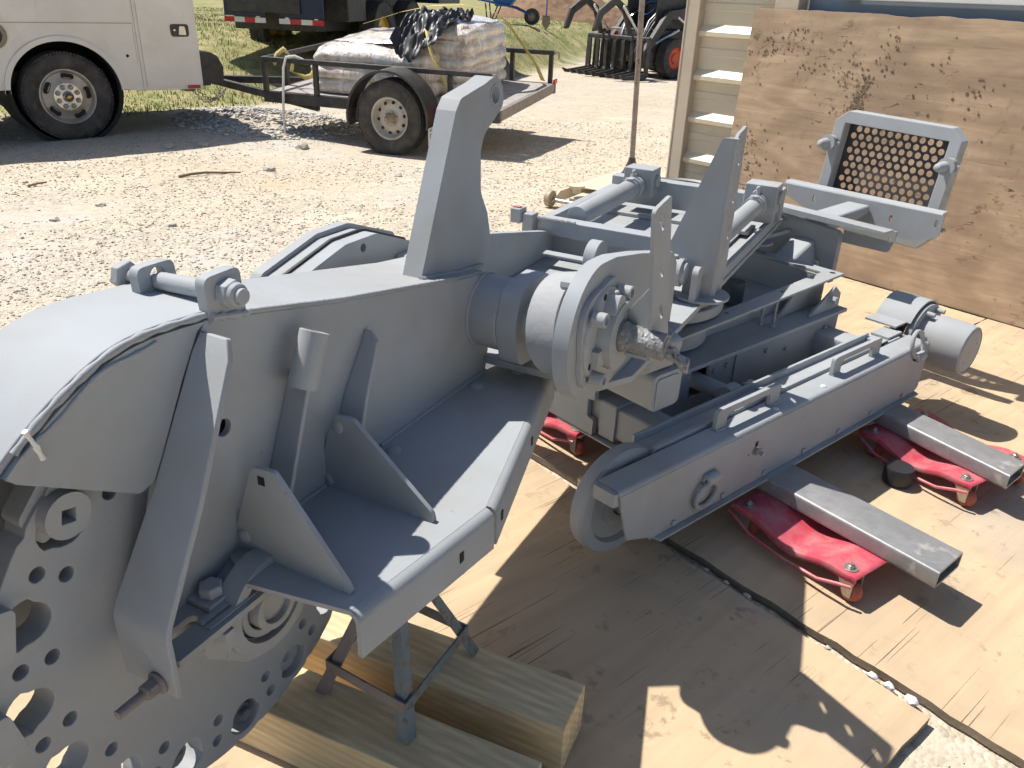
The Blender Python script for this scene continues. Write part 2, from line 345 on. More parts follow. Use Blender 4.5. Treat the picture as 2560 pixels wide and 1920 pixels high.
hh=math_(t,'ADD',math_(t,'MULTIPLY',math_(t,'MULTIPLY',v.outputs['Distance'],-.45),pm),math_(t,'MULTIPLY',n2,.8))
bump(t,b,hh,.9,.012); me.materials.append(m)
# loose gravel: countless small stones
def scatter(name,N,az0,az1,r0,r1,s0,s1,pw,keep,tones,label=None):
    base=np.array([(1,0,0),(0,1,0),(-1,0,0),(0,-1,0),(0,0,.75),(0,0,-.6)],float); tri=[(0,1,4),(1,2,4),(2,3,4),(3,0,4),(1,0,5),(2,1,5),(3,2,5),(0,3,5)]
    rr=r0*(r1/r0)**nrs.rand(N); aa=np.radians(az0+(az1-az0)*nrs.rand(N)); X=rr*np.cos(aa); Y=rr*np.sin(aa); V=[];T=[];cnt=0
    for x,y,r in zip(X,Y,rr):
        if not keep(x,y): continue
        sz=(s0+(s1-s0)*nrs.rand()**pw)*(.7+.12*r); j=base*(1+.5*(nrs.rand(6,3)-.5))*sz*np.array([1,.6+.5*nrs.rand(),.45+.4*nrs.rand()]); a=nrs.rand()*6.28; ca,sa=math.cos(a),math.sin(a)
        p=np.c_[j[:,0]*ca-j[:,1]*sa+x, j[:,0]*sa+j[:,1]*ca+y, j[:,2]+gh(x,y)+sz*.18]; V.append(p); T.append(nrs.rand()); cnt+=1
    V=np.concatenate(V); F=np.concatenate([np.array(tri)+6*i for i in range(cnt)])
    me=bpy.data.meshes.new(name); me.vertices.add(len(V)); me.vertices.foreach_set('co',V.ravel()); me.loops.add(len(F)*3); me.loops.foreach_set('vertex_index',F.ravel()); me.polygons.add(len(F)); me.polygons.foreach_set('loop_start',np.arange(0,len(F)*3,3)); me.update(calc_edges=True)
    at=me.attributes.new('tone','FLOAT','FACE'); at.data.foreach_set('value',np.repeat(T,8))
    m,t,b=newmat(name+'_stone'); a=nd(t,'ShaderNodeAttribute',attribute_name='tone'); t.links.new(ramp(t,a.outputs['Fac'],tones),b.inputs['Base Color']); b.inputs['Roughness'].default_value=.9; b.inputs['Specular IOR Level'].default_value=.2
    me.materials.append(m); o=bpy.data.objects.new(name,me); COL.objects.link(o); o['kind']='stuff'; o['label']=label; o['category']='gravel'; return o
def on_sheet(x,y): return (-2.43<x<.06 and 1.40<y<3.9) or (-1.55<x<-.28 and -1.1<y<1.41)
def keepg(x,y):
    if on_sheet(x,y): return False
    d=noise.noise((x*.8,y*.8,3.1))+.35*noise.noise((x*3,y*3,8)); return d>-.12-.5*rnd.random()**2
TON=[(0.,(.36,.32,.255)),(.35,(.50,.445,.36)),(.7,(.57,.51,.42)),(1.,(.64,.595,.52))]
g1=scatter('gravel',95000,96,186,1.5,11,.0025,.0085,2.2,keepg,TON,'loose pale crushed gravel spread over the yard')
scatter('gravel_heap',4200,147,168,8.2,11,.008,.022,1.6,lambda x,y: math.hypot((x+8.9)/1.3,(y-3.9)/.9)<1.0,[(0.,(.36,.34,.31)),(.5,(.52,.50,.46)),(1.,(.64,.62,.58))],'heap of coarser grey gravel behind the white truck under the trailer tongue')
scatter('loose_gravel',900,70,112,.95,1.6,.003,.009,2,lambda x,y: x>-.27 and y<1.36,TON,'small pebbles on bare ground beside the plywood edge')
# lawn blades
N=70000; rr=10*(2.9**nrs.rand(N)); aa=np.radians(126+56*nrs.rand(N)); V=[];k=0;T=[]
for r,a in zip(rr,aa):
    x,y=r*math.cos(a),r*math.sin(a); az=math.degrees(a); e=rl(az)+.7*noise.noise((x*.9,y*.9,7))
    if r<e+.9*(nrs.rand()-.5): continue
    if noise.noise((x*.7,y*.7,5))<-.35-.4*nrs.rand() : continue
    h=(.02+.045*nrs.rand())*(1+.5*noise.noise((x,y,1))); z=gh(x,y)-.005; th=nrs.rand()*6.28; w=.004+.006*nrs.rand(); l=.6*h*(nrs.rand()-.3)
    V+= [(x-w*math.cos(th),y-w*math.sin(th),z),(x+w*math.cos(th),y+w*math.sin(th),z),(x+l*math.cos(th+1.3),y+l*math.sin(th+1.3),z+h)]; T.append(nrs.rand()*.6+.4*(.5+.5*noise.noise((x*.35,y*.35,2)))); k+=1
me=bpy.data.meshes.new('grass'); me.from_pydata(V,[],[(3*i,3*i+1,3*i+2) for i in range(k)]); at=me.attributes.new('tone','FLOAT','FACE'); at.data.foreach_set('value',T)
m,t,b=newmat('grass_blades'); a=nd(t,'ShaderNodeAttribute',attribute_name='tone'); t.links.new(ramp(t,a.outputs['Fac'],[(0.,(.10,.15,.035)),(.35,(.17,.22,.06)),(.6,(.34,.32,.14)),(1.,(.52,.44,.25))]),b.inputs['Base Color']); b.inputs['Roughness'].default_value=.7
me.materials.append(m); o=bpy.data.objects.new('grass',me); COL.objects.link(o); o['kind']='stuff'; o['label']='patchy green and straw coloured grass rising behind the yard'; o['category']='grass'
# ------------------------------------------------------------------ plywood sheets on the ground
def sheet(x0,x1,y0,y1,z0,th,label,seed,mat='ply',notch=None,tilt=(0,0)):
    rg=random.Random(seed); pts=[]
    def edge(a,b,n):
        for i in range(n):
            q=i/n; p=(a[0]+(b[0]-a[0])*q,a[1]+(b[1]-a[1])*q); j=.0035 if i else 0
            pts.append((p[0]+rg.uniform(-j,j),p[1]+rg.uniform(-j,j)))
    edge((x0,y0),(x1,y0),30); edge((x1,y0),(x1,y1),44); edge((x1,y1),(x0,y1),30); edge((x0,y1),(x0,y0),44)
    mb=MB(); mb.prism(pts,z0,z0+th,'z')
    cx,cy=(x0+x1)/2,(y0+y1)/2
    mb.v=[Vector((v.x,v.y,v.z+(v.x-cx)*tilt[0]+(v.y-cy)*tilt[1])) for v in mb.v]
    o=solo(mb,'plywood_sheet',M[mat],label,'plywood','weathered plywood sheets laid as a floor',loc=(cx,cy,z0),bev=0)
    o.data.materials.append(M['plyedge'])
    for p in o.data.polygons:
        if abs(p.normal.z)<.5: p.material_index=1
    return o
sheet(-1.522,-.302,-1.05,1.388,-.0195,.0185,'weathered plywood floor sheet under the timbers, its corner on bare gravel at lower right',1)
sheet(-1.176,.045,1.424,3.862,-.0185,.0187,'weathered plywood floor sheet under the two red dollies, near the leaning board',2)
sheet(-2.40,-1.184,1.42,3.858,-.0185,.0185,'plywood floor sheet in shade beneath the grinder chassis',3)
# pebbles caught in the gap between the sheets
def rock(p,s,seed,flat=.6):
    rg=random.Random(seed); bm=bmesh.new(); bmesh.ops.create_icosphere(bm,subdivisions=2,radius=1)
    off=Vector((rg.random()*9,rg.random()*9,rg.random()*9)); mb=MB(); vs=[]
    for v in bm.verts:
        d=v.co*(1+.45*noise.noise(v.co*1.1+off)+.12*noise.noise(v.co*3+off)); vs.append((p[0]+d.x*s,p[1]+d.y*s*.8,p[2]+d.z*s*flat))
    fs=[tuple(v.index for v in f.verts) for f in bm.faces]; bm.free(); mb.add(vs,fs); return mb
for i,(x,s_) in enumerate([(-.43,.012),(-.395,.013),(-.345,.015),(-.80,.008),(-.74,.009),(-.86,.007),(-.53,.007)]):
    solo(rock((x,1.404,-.006),s_,20+i),'pebble',M['whiteflat'] if i<3 else M['stone'],
      ['white pebble wedged in the seam between plywood sheets, farthest from the bare corner','white pebble wedged in the seam, middle of the three near the bare corner','largest white pebble in the seam, beside the bare plywood corner',
       'small grey pebble in the seam below the red dolly, second from the track','small grey pebble in the plywood seam below the red dolly, third from the track','small grey pebble in the plywood seam nearest the track idler','lone tiny pebble halfway along the plywood seam'][i],'pebble','pebbles caught in the plywood seam',loc=(x,1.404,-.02),bev=0)
# ------------------------------------------------------------------ leaning board
pts=[]; rg=random.Random(11)
for i in range(60):
    q=i/60; chip=.02*max(0,math.sin((q-.62)*9))*(.5+rg.random()) if .28<q<.62 else 0
    pts.append((-.32-2.44*q, 0))
N_=70; x0,x1=-2.735,-.295
top=[]
for i in range(N_+1):
    q=i/N_; x=x1+(x0-x1)*q; j=rg.uniform(-.0025,.0015)
    if .40<q<.72: j-=.012*max(0,noise.noise((x*6,0,0))+.25)
    top.append((x,1.226+j))
poly=[(x0,0),(x1,0)]+top; poly=[(p[0],p[1]) for p in poly]
mb=MB(); mb.prism(poly,0,.018,'c')
ca,sa=math.cos(R_(4.6)),math.sin(R_(4.6)); mb.v=[Vector((v.x,3.868+v.y*ca+v.z*sa,v.z*ca-v.y*sa+.002)) for v in mb.v]
solo(mb,'plywood_sheet',M['ply2'],'rough brown plywood board leaning upright against the cream building','plywood',None,loc=(-1.5,3.87,0),bev=.001)
board=bpy.data.objects[-1] if False else [o for o in bpy.data.objects if o.get('label','').startswith('rough brown')][0]
mb=MB(); rg=random.Random(77); CL=[(-2.525,1.072,.05,26),(-2.446,1.084,.045,30),(-2.628,1.028,.04,18),(-2.686,.978,.03,10),(-2.043,.979,.035,22),(-2.041,.873,.018,34),(-2.05,.80,.02,44),(-2.045,.84,.016,40),(-2.035,.92,.018,24),(-1.951,1.101,.03,16),(-1.946,1.021,.035,14),(-2.362,.944,.03,8),(-2.173,.982,.05,16),(-2.133,.95,.04,14),(-1.51,.897,.05,18),(-1.52,.954,.025,9),(-1.695,1.054,.04,6),(-2.608,.488,.06,34),(-2.634,.568,.05,24),(-2.517,.334,.09,26),(-2.30,.6,.25,26),(-2.2,1.05,.25,30),(-1.6,.8,.3,22)]
for (x,z,sp,n) in CL:
    for i in range(n):
        xx=x+rg.gauss(0,sp*1.25); zz=z+rg.gauss(0,sp*.9)
        if not (-2.72<xx<-.4 and .03<zz<1.2): continue
        r=rg.uniform(.0018,.0075); f=lambda p,xx=xx,zz=zz:Vector((xx+p[0],3.8665+zz*math.tan(R_(4.6))+p[1],zz+p[2]))
        k=[(-r*rg.uniform(.8,1.6),0,0),(0,0,-r),(r*rg.uniform(.8,1.6),0,0),(0,0,r*rg.uniform(.8,1.5)),(rg.uniform(-.3,.3)*r,-r*rg.uniform(.22,.5),rg.uniform(-.3,.3)*r)]
        b0=len(mb.v); mb.v+=[f(p) for p in k]; mb.f+=[(b0,b0+1,b0+4),(b0+1,b0+2,b0+4),(b0+2,b0+3,b0+4),(b0+3,b0,b0+4)]
md_=mb.build('dried_mud',M['mud'],None,bev=0,ang=20); md_.parent=board; md_.location=(1.5,-3.87,0); md_['kind']='stuff'
# ------------------------------------------------------------------ building
bld=thing('metal_building','cream ribbed steel building wall with tan corner trim behind the leaning board','building',(-3.0,4.02,-.05))
per=.2345
def ribprof(z0,z1):
    P=[]; z=z0
    while z<z1:
        P+=[(0,z),(0,z+.070),(-.005,z+.076),(-.005,z+.110),(0,z+.116),(0,z+.162),(-.032,z+.176),(-.032,z+.198)]; z+=per
    return [p for p in P if p[1]<=z1]
zb0=.424-per*3
k=0
for (xa,xb) in ((-3.135,-2.64),):
    pr=ribprof(zb0,3.0); vs=[(xa,4.05+p[0],p[1]) for p in pr]+[(xb,4.05+p[0],p[1]) for p in pr]; n=len(pr)
    mb=MB(); mb.add(vs,[(i,i+1,n+i+1,n+i) for i in range(n-1)]); mb.build('siding_panel',M['cream'],bld,bev=0,ang=20)
mb=MB(); mb.box((-3.13,4.075,-.15),(-2.64,4.2,3.0)); mb.build('wall_core',M['cream'],bld)
mb=MB(); mb.box((-3.212,4.0,-.15),(-3.125,4.06,3.0)); mb.box((-3.222,3.996,-.15),(-3.208,4.05,3.0)); mb.build('corner_trim',M['trim'],bld,bev=.004)
mb=MB(); mb.box((-3.205,4.062,-.15),(-3.16,10,3.0)); mb.build('side_wall',M['cream'],bld)
mb=MB(); mb.box((-2.638,3.992,-.12),(-2.50,4.08,3.0)); mb.build('door_jamb',M['trim'],bld,bev=.004)
for i in range(5):
    mb=MB(); mb.box((-2.498,4.085,-.1+i*.5),(3.5,4.12,-.1+i*.5+.494)); mb.build('door_panel',M['door'],bld,bev=.004)
mb=MB(); mb.prism([(-2.30,1.277),(3.5,1.277),(3.5,1.40),(-2.30,1.40)],4.03,4.06,'c'); mb.build('door_rail',M['whiteflat'],bld,bev=.004)
# ------------------------------------------------------------------ the stump grinder
SG=thing('stump_grinder','grey primed tracked stump grinder, stripped for painting, cutter wheel in front','stump grinder',(-1.3,1.6,.0))
P_=M['primer']; PC=M['primer_cast']
Z=Vector((0,0,1)); LA=(0,1,0); UF=(1,0,0)
# --- cutter wheel
DC=(-.648,.461); DR=.345
ang=[R_(34-22.5*k) for k in range(16)]; mid=[a-R_(11.25) for a in ang]
holes=[]
for a in ang:
    for r in (.2676,.306): holes.append(circ((DC[0]+r*math.cos(a),DC[1]+r*math.sin(a)),.0098,14))
pk=[]
for i,a in enumerate(mid):
    c=(DC[0]+.303*math.cos(a),DC[1]+.303*math.sin(a)); pk.append((c,a))
    pts=[]
    for q in circ((0,0),1,22): 
        x=q[0]*.030; y=q[1]*.029*(1.12 if q[0]>0 else .92); pts.append((c[0]+x*math.cos(a)-y*math.sin(a),c[1]+x*math.sin(a)+y*math.cos(a)))
    holes.append(pts)
rim=[]
for i in range(192):
    a=2*math.pi*i/192; r=DR
    for m_ in mid:
        d=abs((a-m_+math.pi)%(2*math.pi)-math.pi)
        if R_(3.4)<d<R_(4.6): r=DR-.004
    rim.append((DC[0]+r*math.cos(a),DC[1]+r*math.sin(a)))
mb=MB(B); mb.prism(rim,-.838,-.80,'c',holes); wheel=mb.build('cutter_wheel',M['primer_disc'],SG,bev=.0016)
mb=MB(B); mb.cyl((DC[0],-.80,DC[1]),(DC[0],-.785,DC[1]),.115,.108,40); mb.cyl((DC[0],-.785,DC[1]),(DC[0],-.70,DC[1]),.042); mb.build('wheel_hub',M['primer_disc'],wheel)
for i,(c,a) in enumerate(pk):
    e=(math.cos(a),math.sin(a)); t_=(-e[1],e[0])
    def pp(x,y,d,c=c,e=e,t_=t_): return (c[0]+x*e[0]+y*t_[0],d,c[1]+x*e[1]+y*t_[1])
    fr=lambda p,pp=pp: B(pp(p[0],p[1],p[2]))
    mb=MB(fr)
    if i in (15,):       # holder bolted to the near face at the top front of the wheel
        mb.prism(circ((.012,.014),.029,24),-.805,-.783,'z',[circ((.012,.014),.0125,4,R_(12))]); mb.prism(rpoly([(.0,-.03),(.05,-.012),(.052,.045),(.0,.045)],.012),-.838,-.806,'z',[circ((.012,.014),.0125,4,R_(12))])
    elif i in (0,1,2):
        mb.prism(rpoly([(.018,-.034),(.055,-.034),(.06,.030),(.03,.036)],.012),-.80,-.782,'z')
    elif i==5:
        mb.prism(rpoly([(-.034,-.03),(.03,-.03),(.03,.006),(-.02,.012)],.008),-.862,-.842,'z')
    elif i==6:
        mb.ring((-.004,.0,-.84),(-.004,.0,-.812),.029,.0095,22)
    else:
        mb.prism(rpoly([(-.002,-.036),(.05,-.036),(.055,.034),(.006,.036)],.012),-.876,-.842,'z')
    mb.build('tooth_holder',M['primer_disc'],wheel,bev=.002)
c,a=pk[5]; mb=MB(B); mb.hexb((c[0]-.006,-.842,c[1]-.006),LA,.0205,.028); mb.cyl((c[0]-.006,-.815,c[1]-.006),(c[0]-.006,-.804,c[1]-.006),.0105); mb.build('tooth_bolt',M['dark_primer'],wheel)
# --- hood
HC=DC; HR=.432
def arc(a0,a1,r,n):
    out=[]
    for i in range(n+1):
        a=a0+(a1-a0)*i/n; q=r-.020*sm((a-70)/22); out.append((HC[0]+q*math.cos(R_(a)),HC[1]+q*math.sin(R_(a))))
    return out
mb=MB(B); A=arc(96,14,HR+.004,40); I=arc(14,96,HR-.006,40); mb.prism(A+I,-.938,-.772,'c'); hood=mb.build('cutter_hood',P_,SG,bev=.003,ang=25)
side=arc(90,49.5,HR-.007,18)+[(-.381,.774),(-.516,.685),(-.536,.690),(-.553,.716),(-.601,.804),(-.634,.858)]
mb=MB(B); mb.prism(rpoly([(p[0],p[1],.012 if i>18 else 0) for i,p in enumerate(side)],0),-.777,-.765,'c'); mb.build('side_plate',P_,hood,bev=.002)
far=arc(96,14,HR-.007,40)+[(-.23,.46),(-.64,.46)]
mb=MB(B); mb.prism(far,-.938,-.928,'c'); mb.build('far_side_plate',P_,hood)
mb=MB(B); mb.prism([(-.236,.56),(-.228,.58),(-.230,.36),(-.238,.36)],-.93,-.78,'c'); mb.build('front_flap',M['whiteflat'],hood)  # sunlit plate: its brightness is put into the white material
# weld bead round the hood edge
def bead(path,r,jit=.35,n=7,step=.006,fr=B,seed=1):
    rg=random.Random(seed); P=[Vector(p) for p in path]; out=[]; rr=[]
    for a,b in zip(P,P[1:]):
        k=max(1,int((b-a).length/step))
        for i in range(k): out.append(a.lerp(b,i/k)); rr.append(r*(1+jit*(.5*math.sin(len(out)*1.9)+rg.uniform(-.5,.5))))
    out.append(P[-1]); rr.append(r); mb=MB(fr); mb.tube(out,rr,n); return mb
bead([(p[0],-.769,p[1]) for p in arc(93,53,HR-.0005,26)],.0048,.3,seed=3).build('weld_bead',P_,hood,bev=0,ang=60)
bead([(p[0]+.002,-.764,p[1]-.009-.003*math.sin(i*.5)) for i,p in enumerate(arc(80,54,HR-.004,22))],.0028,.5,seed=5).build('weld_bead',P_,hood,bev=0,ang=60)
bead([(-.402,-.763,.828),(-.409,-.763,.806),(-.413,-.763,.789)],.0032,.4,seed=9).build('weld_bead',M['whiteflat'],hood,bev=0)
# lugs and bolt on top of the hood
for cc,nm in ((-.771,'near'),(-.893,'far')):
    q=rpoly([(-.716,.848),(-.654,.860),(-.652,.921 if nm=='near' else .911,.012),(-.712,.923 if nm=='near' else .911,.012)],.002)
    mb=MB(B); mb.prism(q,cc-.008,cc+.008,'c',[circ((-.684,.895),.0118,18)]); mb.build('hood_lug',P_,hood,bev=.003)
    bead([(-.655,cc+.010,.870),(-.685,cc+.010,.8635),(-.716,cc+.010,.857)],.005,.4,seed=int(-cc*100)).build('weld_bead',P_,hood,bev=0)
bx=(-.684,.895)
mb=MB(B); mb.cyl((bx[0],-.950,bx[1]-.012),(bx[0],-.735,bx[1]),.0088,n=18); mb.lathe((bx[0],-.884,bx[1]-.008),(0,1,.06),[(.009,0),(.0125,.001),(.0125,.104),(.009,.105)],20); mb.build('hood_bolt',P_,hood)
mb=MB(B); mb.hexb((bx[0],-.958,bx[1]-.013),LA,.0215,.016); mb.build('bolt_head',M['primer_cast'],hood)
mb=MB(B); mb.hexb((bx[0],-.763,bx[1]),LA,.0195,.018); mb.lathe((bx[0],-.745,bx[1]),LA,[(.0165,0),(.0155,.006),(.0115,.009),(.0105,.007),(.0105,.0145),(.0,.0155)],24); mb.build('lock_nut',P_,hood)
# --- boom
top=[(-.648,.868),(-.70,.857),(-.907,.812),(-1.249,.750),(-1.335,.738)]
bot=[(-1.372,.72),(-1.392,.62),(-1.367,.498),(-.992,.495),(-.80,.47),(-.63,.43),(-.505,.425),(-.475,.50),(-.535,.675)]
mb=MB(B); mb.prism(top+bot,-.777,-.765,'c',[circ((-.655,.711),.0125,18)]); boom=mb.build('boom',P_,SG,bev=.0015)
mb=MB(B); mb.prism(top+bot,-.952,-.940,'c'); mb.build('far_plate',P_,boom)
mb=MB(B); tp=[(-.66,.858),(-.70,.849),(-.907,.804),(-1.249,.742),(-1.36,.728)]; mb.prism([(p[0],p[1]+.012) for p in tp]+[(p[0],p[1]-.004) for p in reversed(tp)],-.948,-.769,'c'); mb.build('top_plate',P_,boom,bev=.002)
bead([(-.715,-.766,.858),(-.907,-.766,.816),(-1.05,-.766,.790),(-1.249,-.766,.754)],.0044,.16,step=.004,seed=12).build('weld_bead',P_,boom,bev=0,ang=60)
mb=MB(B); mb.box((-.66,-.93,.45),(-.655,-.78,.80)); mb.box((-1.37,-.93,.52),(-.66,-.78,.53)); mb.build('inner_web',P_,boom)
# lifting lug on top of the boom
lug=[(-1.178,.760),(-1.300,1.052),(-1.318,1.073,.012),(-1.405,1.092),(-1.447,1.105,.03),(-1.480,1.083,.03),(-1.480,1.045,.02),(-1.405,.998,.04),(-1.394,.968,.02),(-1.397,.888,.02),(-1.425,.842,.03),(-1.442,.785),(-1.45,.735),(-1.30,.738)]
mb=MB(B); mb.prism(rpoly(lug,.004,5),-.842,-.800,'c',[circ((-1.447,1.069),.0205,24)]); lg=mb.build('lifting_lug',P_,boom,bev=.0025)
mb=MB(B); mb.ring((-1.447,-.843,1.069),(-1.447,-.7985,1.069),.0200,.0158,24); mb.build('bushing',M['primer_cast'],lg,bev=.0008)
bead([(-1.175,-.797,.768),(-1.30,-.797,.745),(-1.40,-.797,.735)],.0055,.18,step=.004,seed=14).build('weld_bead',P_,boom,bev=0)
# L bracket in front, ribs, hanger tube
def strip(nm,root,cw,th,parent,c0=-.765):
    """plate standing off the boom side: root polyline in (u,z), cw widths at each node"""
    mb=MB(B); vs=[];n=len(root)
    for (p,w) in zip(root,cw):
        vs+=[(p[0],c0,p[1]),(p[0],c0+w,p[1]),(p[0]-th,c0+w,p[1]-th*.35),(p[0]-th,c0,p[1]-th*.35)]
    fs=[(0,3,2,1)]
    for i in range(n-1):
        a=4*i;b_=a+4
        for k in range(4): fs.append((a+k,a+(k+1)%4,b_+(k+1)%4,b_+k))
    e=4*(n-1); fs.append((e,e+1,e+2,e+3)); mb.add(vs,fs); return mb.build(nm,P_,parent,bev=.0022)
br=strip('front_bracket',[(-.638,.857),(-.622,.838),(-.535,.684),(-.452,.560),(-.447,.545),(-.447,.455)],[.045,.062,.078,.092,.094,.094],.009,boom)
mb=MB(B); mb.lathe((-.447,-.700,.470),(1,0,0),[(0,0),(.016,0),(.016,.004),(.011,.006),(.011,.022),(.0065,.024),(.0065,.060),(0,.061)],18); mb.hexb((-.440,-.700,.470),(1,0,0),.0125,.012); mb.build('adjuster_bolt',M['rust'],boom)
rb=strip('rib',[(-.785,.745),(-.722,.60),(-.694,.535)],[.038,.045,.05],.008,boom)
mb=MB(B); d=Vector((-.804,-.725,.812))-Vector((-.768,-.725,.738)); mb.lathe((-.765,-.725,.735),d,[(.0125,0),(.0215,0),(.0215,.083),(.0165,.0835),(.0165,.01),(.0125,0)],26); mb.build('hanger_tube',P_,boom,bev=.001)
rb=strip('rib',[(-.962,.748),(-.955,.735),(-.90,.655),(-.862,.56)],[.012,.03,.045,.05],.008,boom)
for pts,sd in (([(-.638,-.764,.846),(-.545,-.764,.684),(-.470,-.764,.560)],61),([(-.797,-.764,.742),(-.735,-.764,.597),(-.705,-.764,.535)],62),([(-.972,-.764,.735),(-.912,-.764,.652),(-.872,-.764,.56)],63),([(-.99,-.763,.5145),(-1.18,-.763,.5145),(-1.366,-.763,.5145)],64),([(-.68,-.763,.5145),(-.84,-.763,.5145)],65)):
    bead(pts,.0042,.2,step=.0042,seed=sd).build('weld_bead',P_,boom,bev=0,ang=60)
bead([(pv_[0],-.764,pv_[1]) for pv_ in [(-1.362+.0765*math.cos(R_(a)),.656+.0765*math.sin(R_(a))) for a in range(-60,130,10)]],.0042,.2,step=.0042,seed=66).build('weld_bead',P_,boom,bev=0,ang=60)
# bearing adjuster shelf and bearing
mb=MB(B); mb.prism(rpoly([(-.455,-.768),(-.66,-.768),(-.66,-.69),(-.472,-.69)],.003),.476,.486,'z',[slot((-.515,-.735),.035,.016)]); sh=mb.build('bearing_shelf',P_,boom,bev=.0015)
mb=MB(B); mb.box((-.648,-.722,.487),(-.53,-.712,.4905)); mb.box((-.648,-.707,.487),(-.53,-.697,.4895)); mb.build('shim_plate',P_,sh,bev=.001)
mb=MB(B); mb.box((-.600,-.765,.487),(-.552,-.722,.496)); mb.hexb((-.576,-.743,.496),Z,.0175,.016); mb.build('shelf_bolt',PC,sh)
bc=(-.642,.447)
mb=MB(B); mb.prism(rpoly([(-.53,.468),(-.53,.430),(-.565,.395),(-.60,.362),(-.65,.352),(-.70,.372),(-.735,.42),(-.735,.475)],.02),-.765,-.715,'c',[circ(bc,.058,30)]); mb.ring((bc[0],-.735,bc[1]),(bc[0],-.700,bc[1]),.078,.060,36); mb.prism(rpoly([(-.545,.44),(-.562,.44),(-.562,.47),(-.545,.47)],.003),-.715,-.690,'c'); brg=mb.build('bearing_housing',PC,boom,bev=.003)
mb=MB(B); mb.ring((bc[0],-.76,bc[1]),(bc[0],-.706,bc[1]),.0535,.042,32); mb.build('bearing_race',PC,brg)
mb=MB(B); mb.ring((bc[0],-.76,bc[1]),(bc[0],-.690,bc[1]),.038,.027,30); mb.build('locking_collar',PC,brg)
mb=MB(B); mb.cyl((bc[0],-.80,bc[1]),(bc[0],-.715,bc[1]),.0275); mb.build('shaft_end',M['dark_primer'],brg)
mb=MB(B); mb.hexb((bc[0]+.012,-.701,bc[1]-.031),LA,.004,.003); mb.build('set_screw',M['dark_primer'],brg,bev=0)
# --- chip tray
outer=[(-.628,-.545),(-.925,-.509),(-1.455,-.655)]
plan=[(-.628,-.545),(-.925,-.509),(-1.445,-.650),(-1.455,-.668),(-1.465,-.742),(-1.375,-.764),(-.985,-.764),(-.80,-.764),(-.632,-.764),(-.60,-.70)]
mb=MB(B); mb.prism(plan,.505,.513,'z',[circ((-1.055,-.60),.001,6)]); tray=mb.build('chip_tray',P_,SG,bev=.001)
# rounded fold and down turned flange, in two lengths
def flange(a,b,nm,holes=()):
    a=Vector((*a,0)); b=Vector((*b,0)); d=(b-a).normalized(); o_=Vector((d.y,-d.x,0)); 
    if o_.y<0: o_=-o_
    prof=[(-.004,.513),(.006,.5115),(.0135,.507),(.017,.498),(.018,.440),(.010,.440),(.009,.496),(.004,.503),(-.004,.505)]
    mb=MB(B); n=len(prof); vs=[]
    for q in (a,b):
        for (w,z) in prof: p=q+o_*w; vs.append((p.x,p.y,z))
    mb.add(vs,[(i,(i+1)%n,n+(i+1)%n,n+i) for i in range(n)]+[tuple(range(n)),tuple(range(2*n-1,n-1,-1))]); f=mb.build(nm,P_,tray,bev=0,ang=50)
    for q in holes:
        p=a.lerp(b,q)+o_*.0178; mb=MB(B); mb.box((p.x-.005,p.y-.004,.466),(p.x+.005,p.y+.0008,.484)); mb.build('flange_hole',M['hole'],f,bev=0)
    return f
flange(outer[0],(-.9245,-.509),'tray_flange',(.72,)); flange((-.9285,-.5098),outer[2],'tray_flange',(.06,.52))
for (u,c) in ((-1.291,-.740),(-.99,-.735),(-1.40,-.70)):
    mb=MB(B); mb.dome((u,c,.513),Z,.0145,.006,18); mb.build('rivet',P_,tray,bev=0)
def gusset(u,poly,riv,nm='gusset'):
    mb=MB(B); mb.prism(rpoly(poly,.004),u-.006,u+.002,'u'); g=mb.build(nm,P_,tray,bev=.0012)
    for (c,z) in riv: mb=MB(B); mb.dome((u+.002,c,z),UF,.0115,.005,16); mb.build('rivet',P_,g,bev=0)
    return g
g1=gusset(-.655,[(-.722,.664,.012),(-.682,.668,.012),(-.568,.528,.02),(-.562,.513),(-.70,.513),(-.735,.465),(-.788,.497,.01)],[(-.752,.538)])
mb=MB(B); mb.box((-.654,-.712,.640),(-.6525,-.700,.654)); mb.build('punched_hole',M['hole'],g1,bev=0)
g2=gusset(-.848,[(-.742,.648,.010),(-.705,.652,.012),(-.560,.530,.02),(-.556,.513),(-.625,.513),(-.72,.49),(-.79,.503,.01)],[(-.735,.630),(-.762,.523)])
bead([(-.851,-.625,.514),(-.851,-.56,.514)],.006,.5,step=.0045,seed=21).build('weld_bead',P_,tray,bev=0,ang=60)
bead([(-.658,-.615,.514),(-.658,-.565,.514)],.005,.5,step=.0045,seed=22).build('weld_bead',P_,tray,bev=0,ang=60)
# --- pivot boss, clevis, hub
pv=(-1.362,.656)
mb=MB(B); mb.cyl((pv[0],-.767,pv[1]),(pv[0],-.700,pv[1]),.076,n=48); hub=mb.build('pivot_boss',P_,SG,bev=.003)
mb=MB(B); mb.prism(rpoly([(pv[0]-.085,pv[1]-.10),(pv[0]+.05,pv[1]-.085),(pv[0]+.075,pv[1],.06),(pv[0]+.05,pv[1]+.078,.05),(pv[0]-.06,pv[1]+.085,.03),(pv[0]-.10,pv[1]+.05)],.03,6),-.699,-.655,'c'); mb.build('clevis_plate',P_,hub,bev=.003)
mb=MB(B); mb.cyl((pv[0],-.66,pv[1]),(pv[0],-.57,pv[1]),.046,n=32); mb.ring((pv[0],-.625,pv[1]),(pv[0],-.605,pv[1]),.052,.03); mb.build('pivot_shaft',PC,hub,bev=.002)
hc=(-1.292,.692)
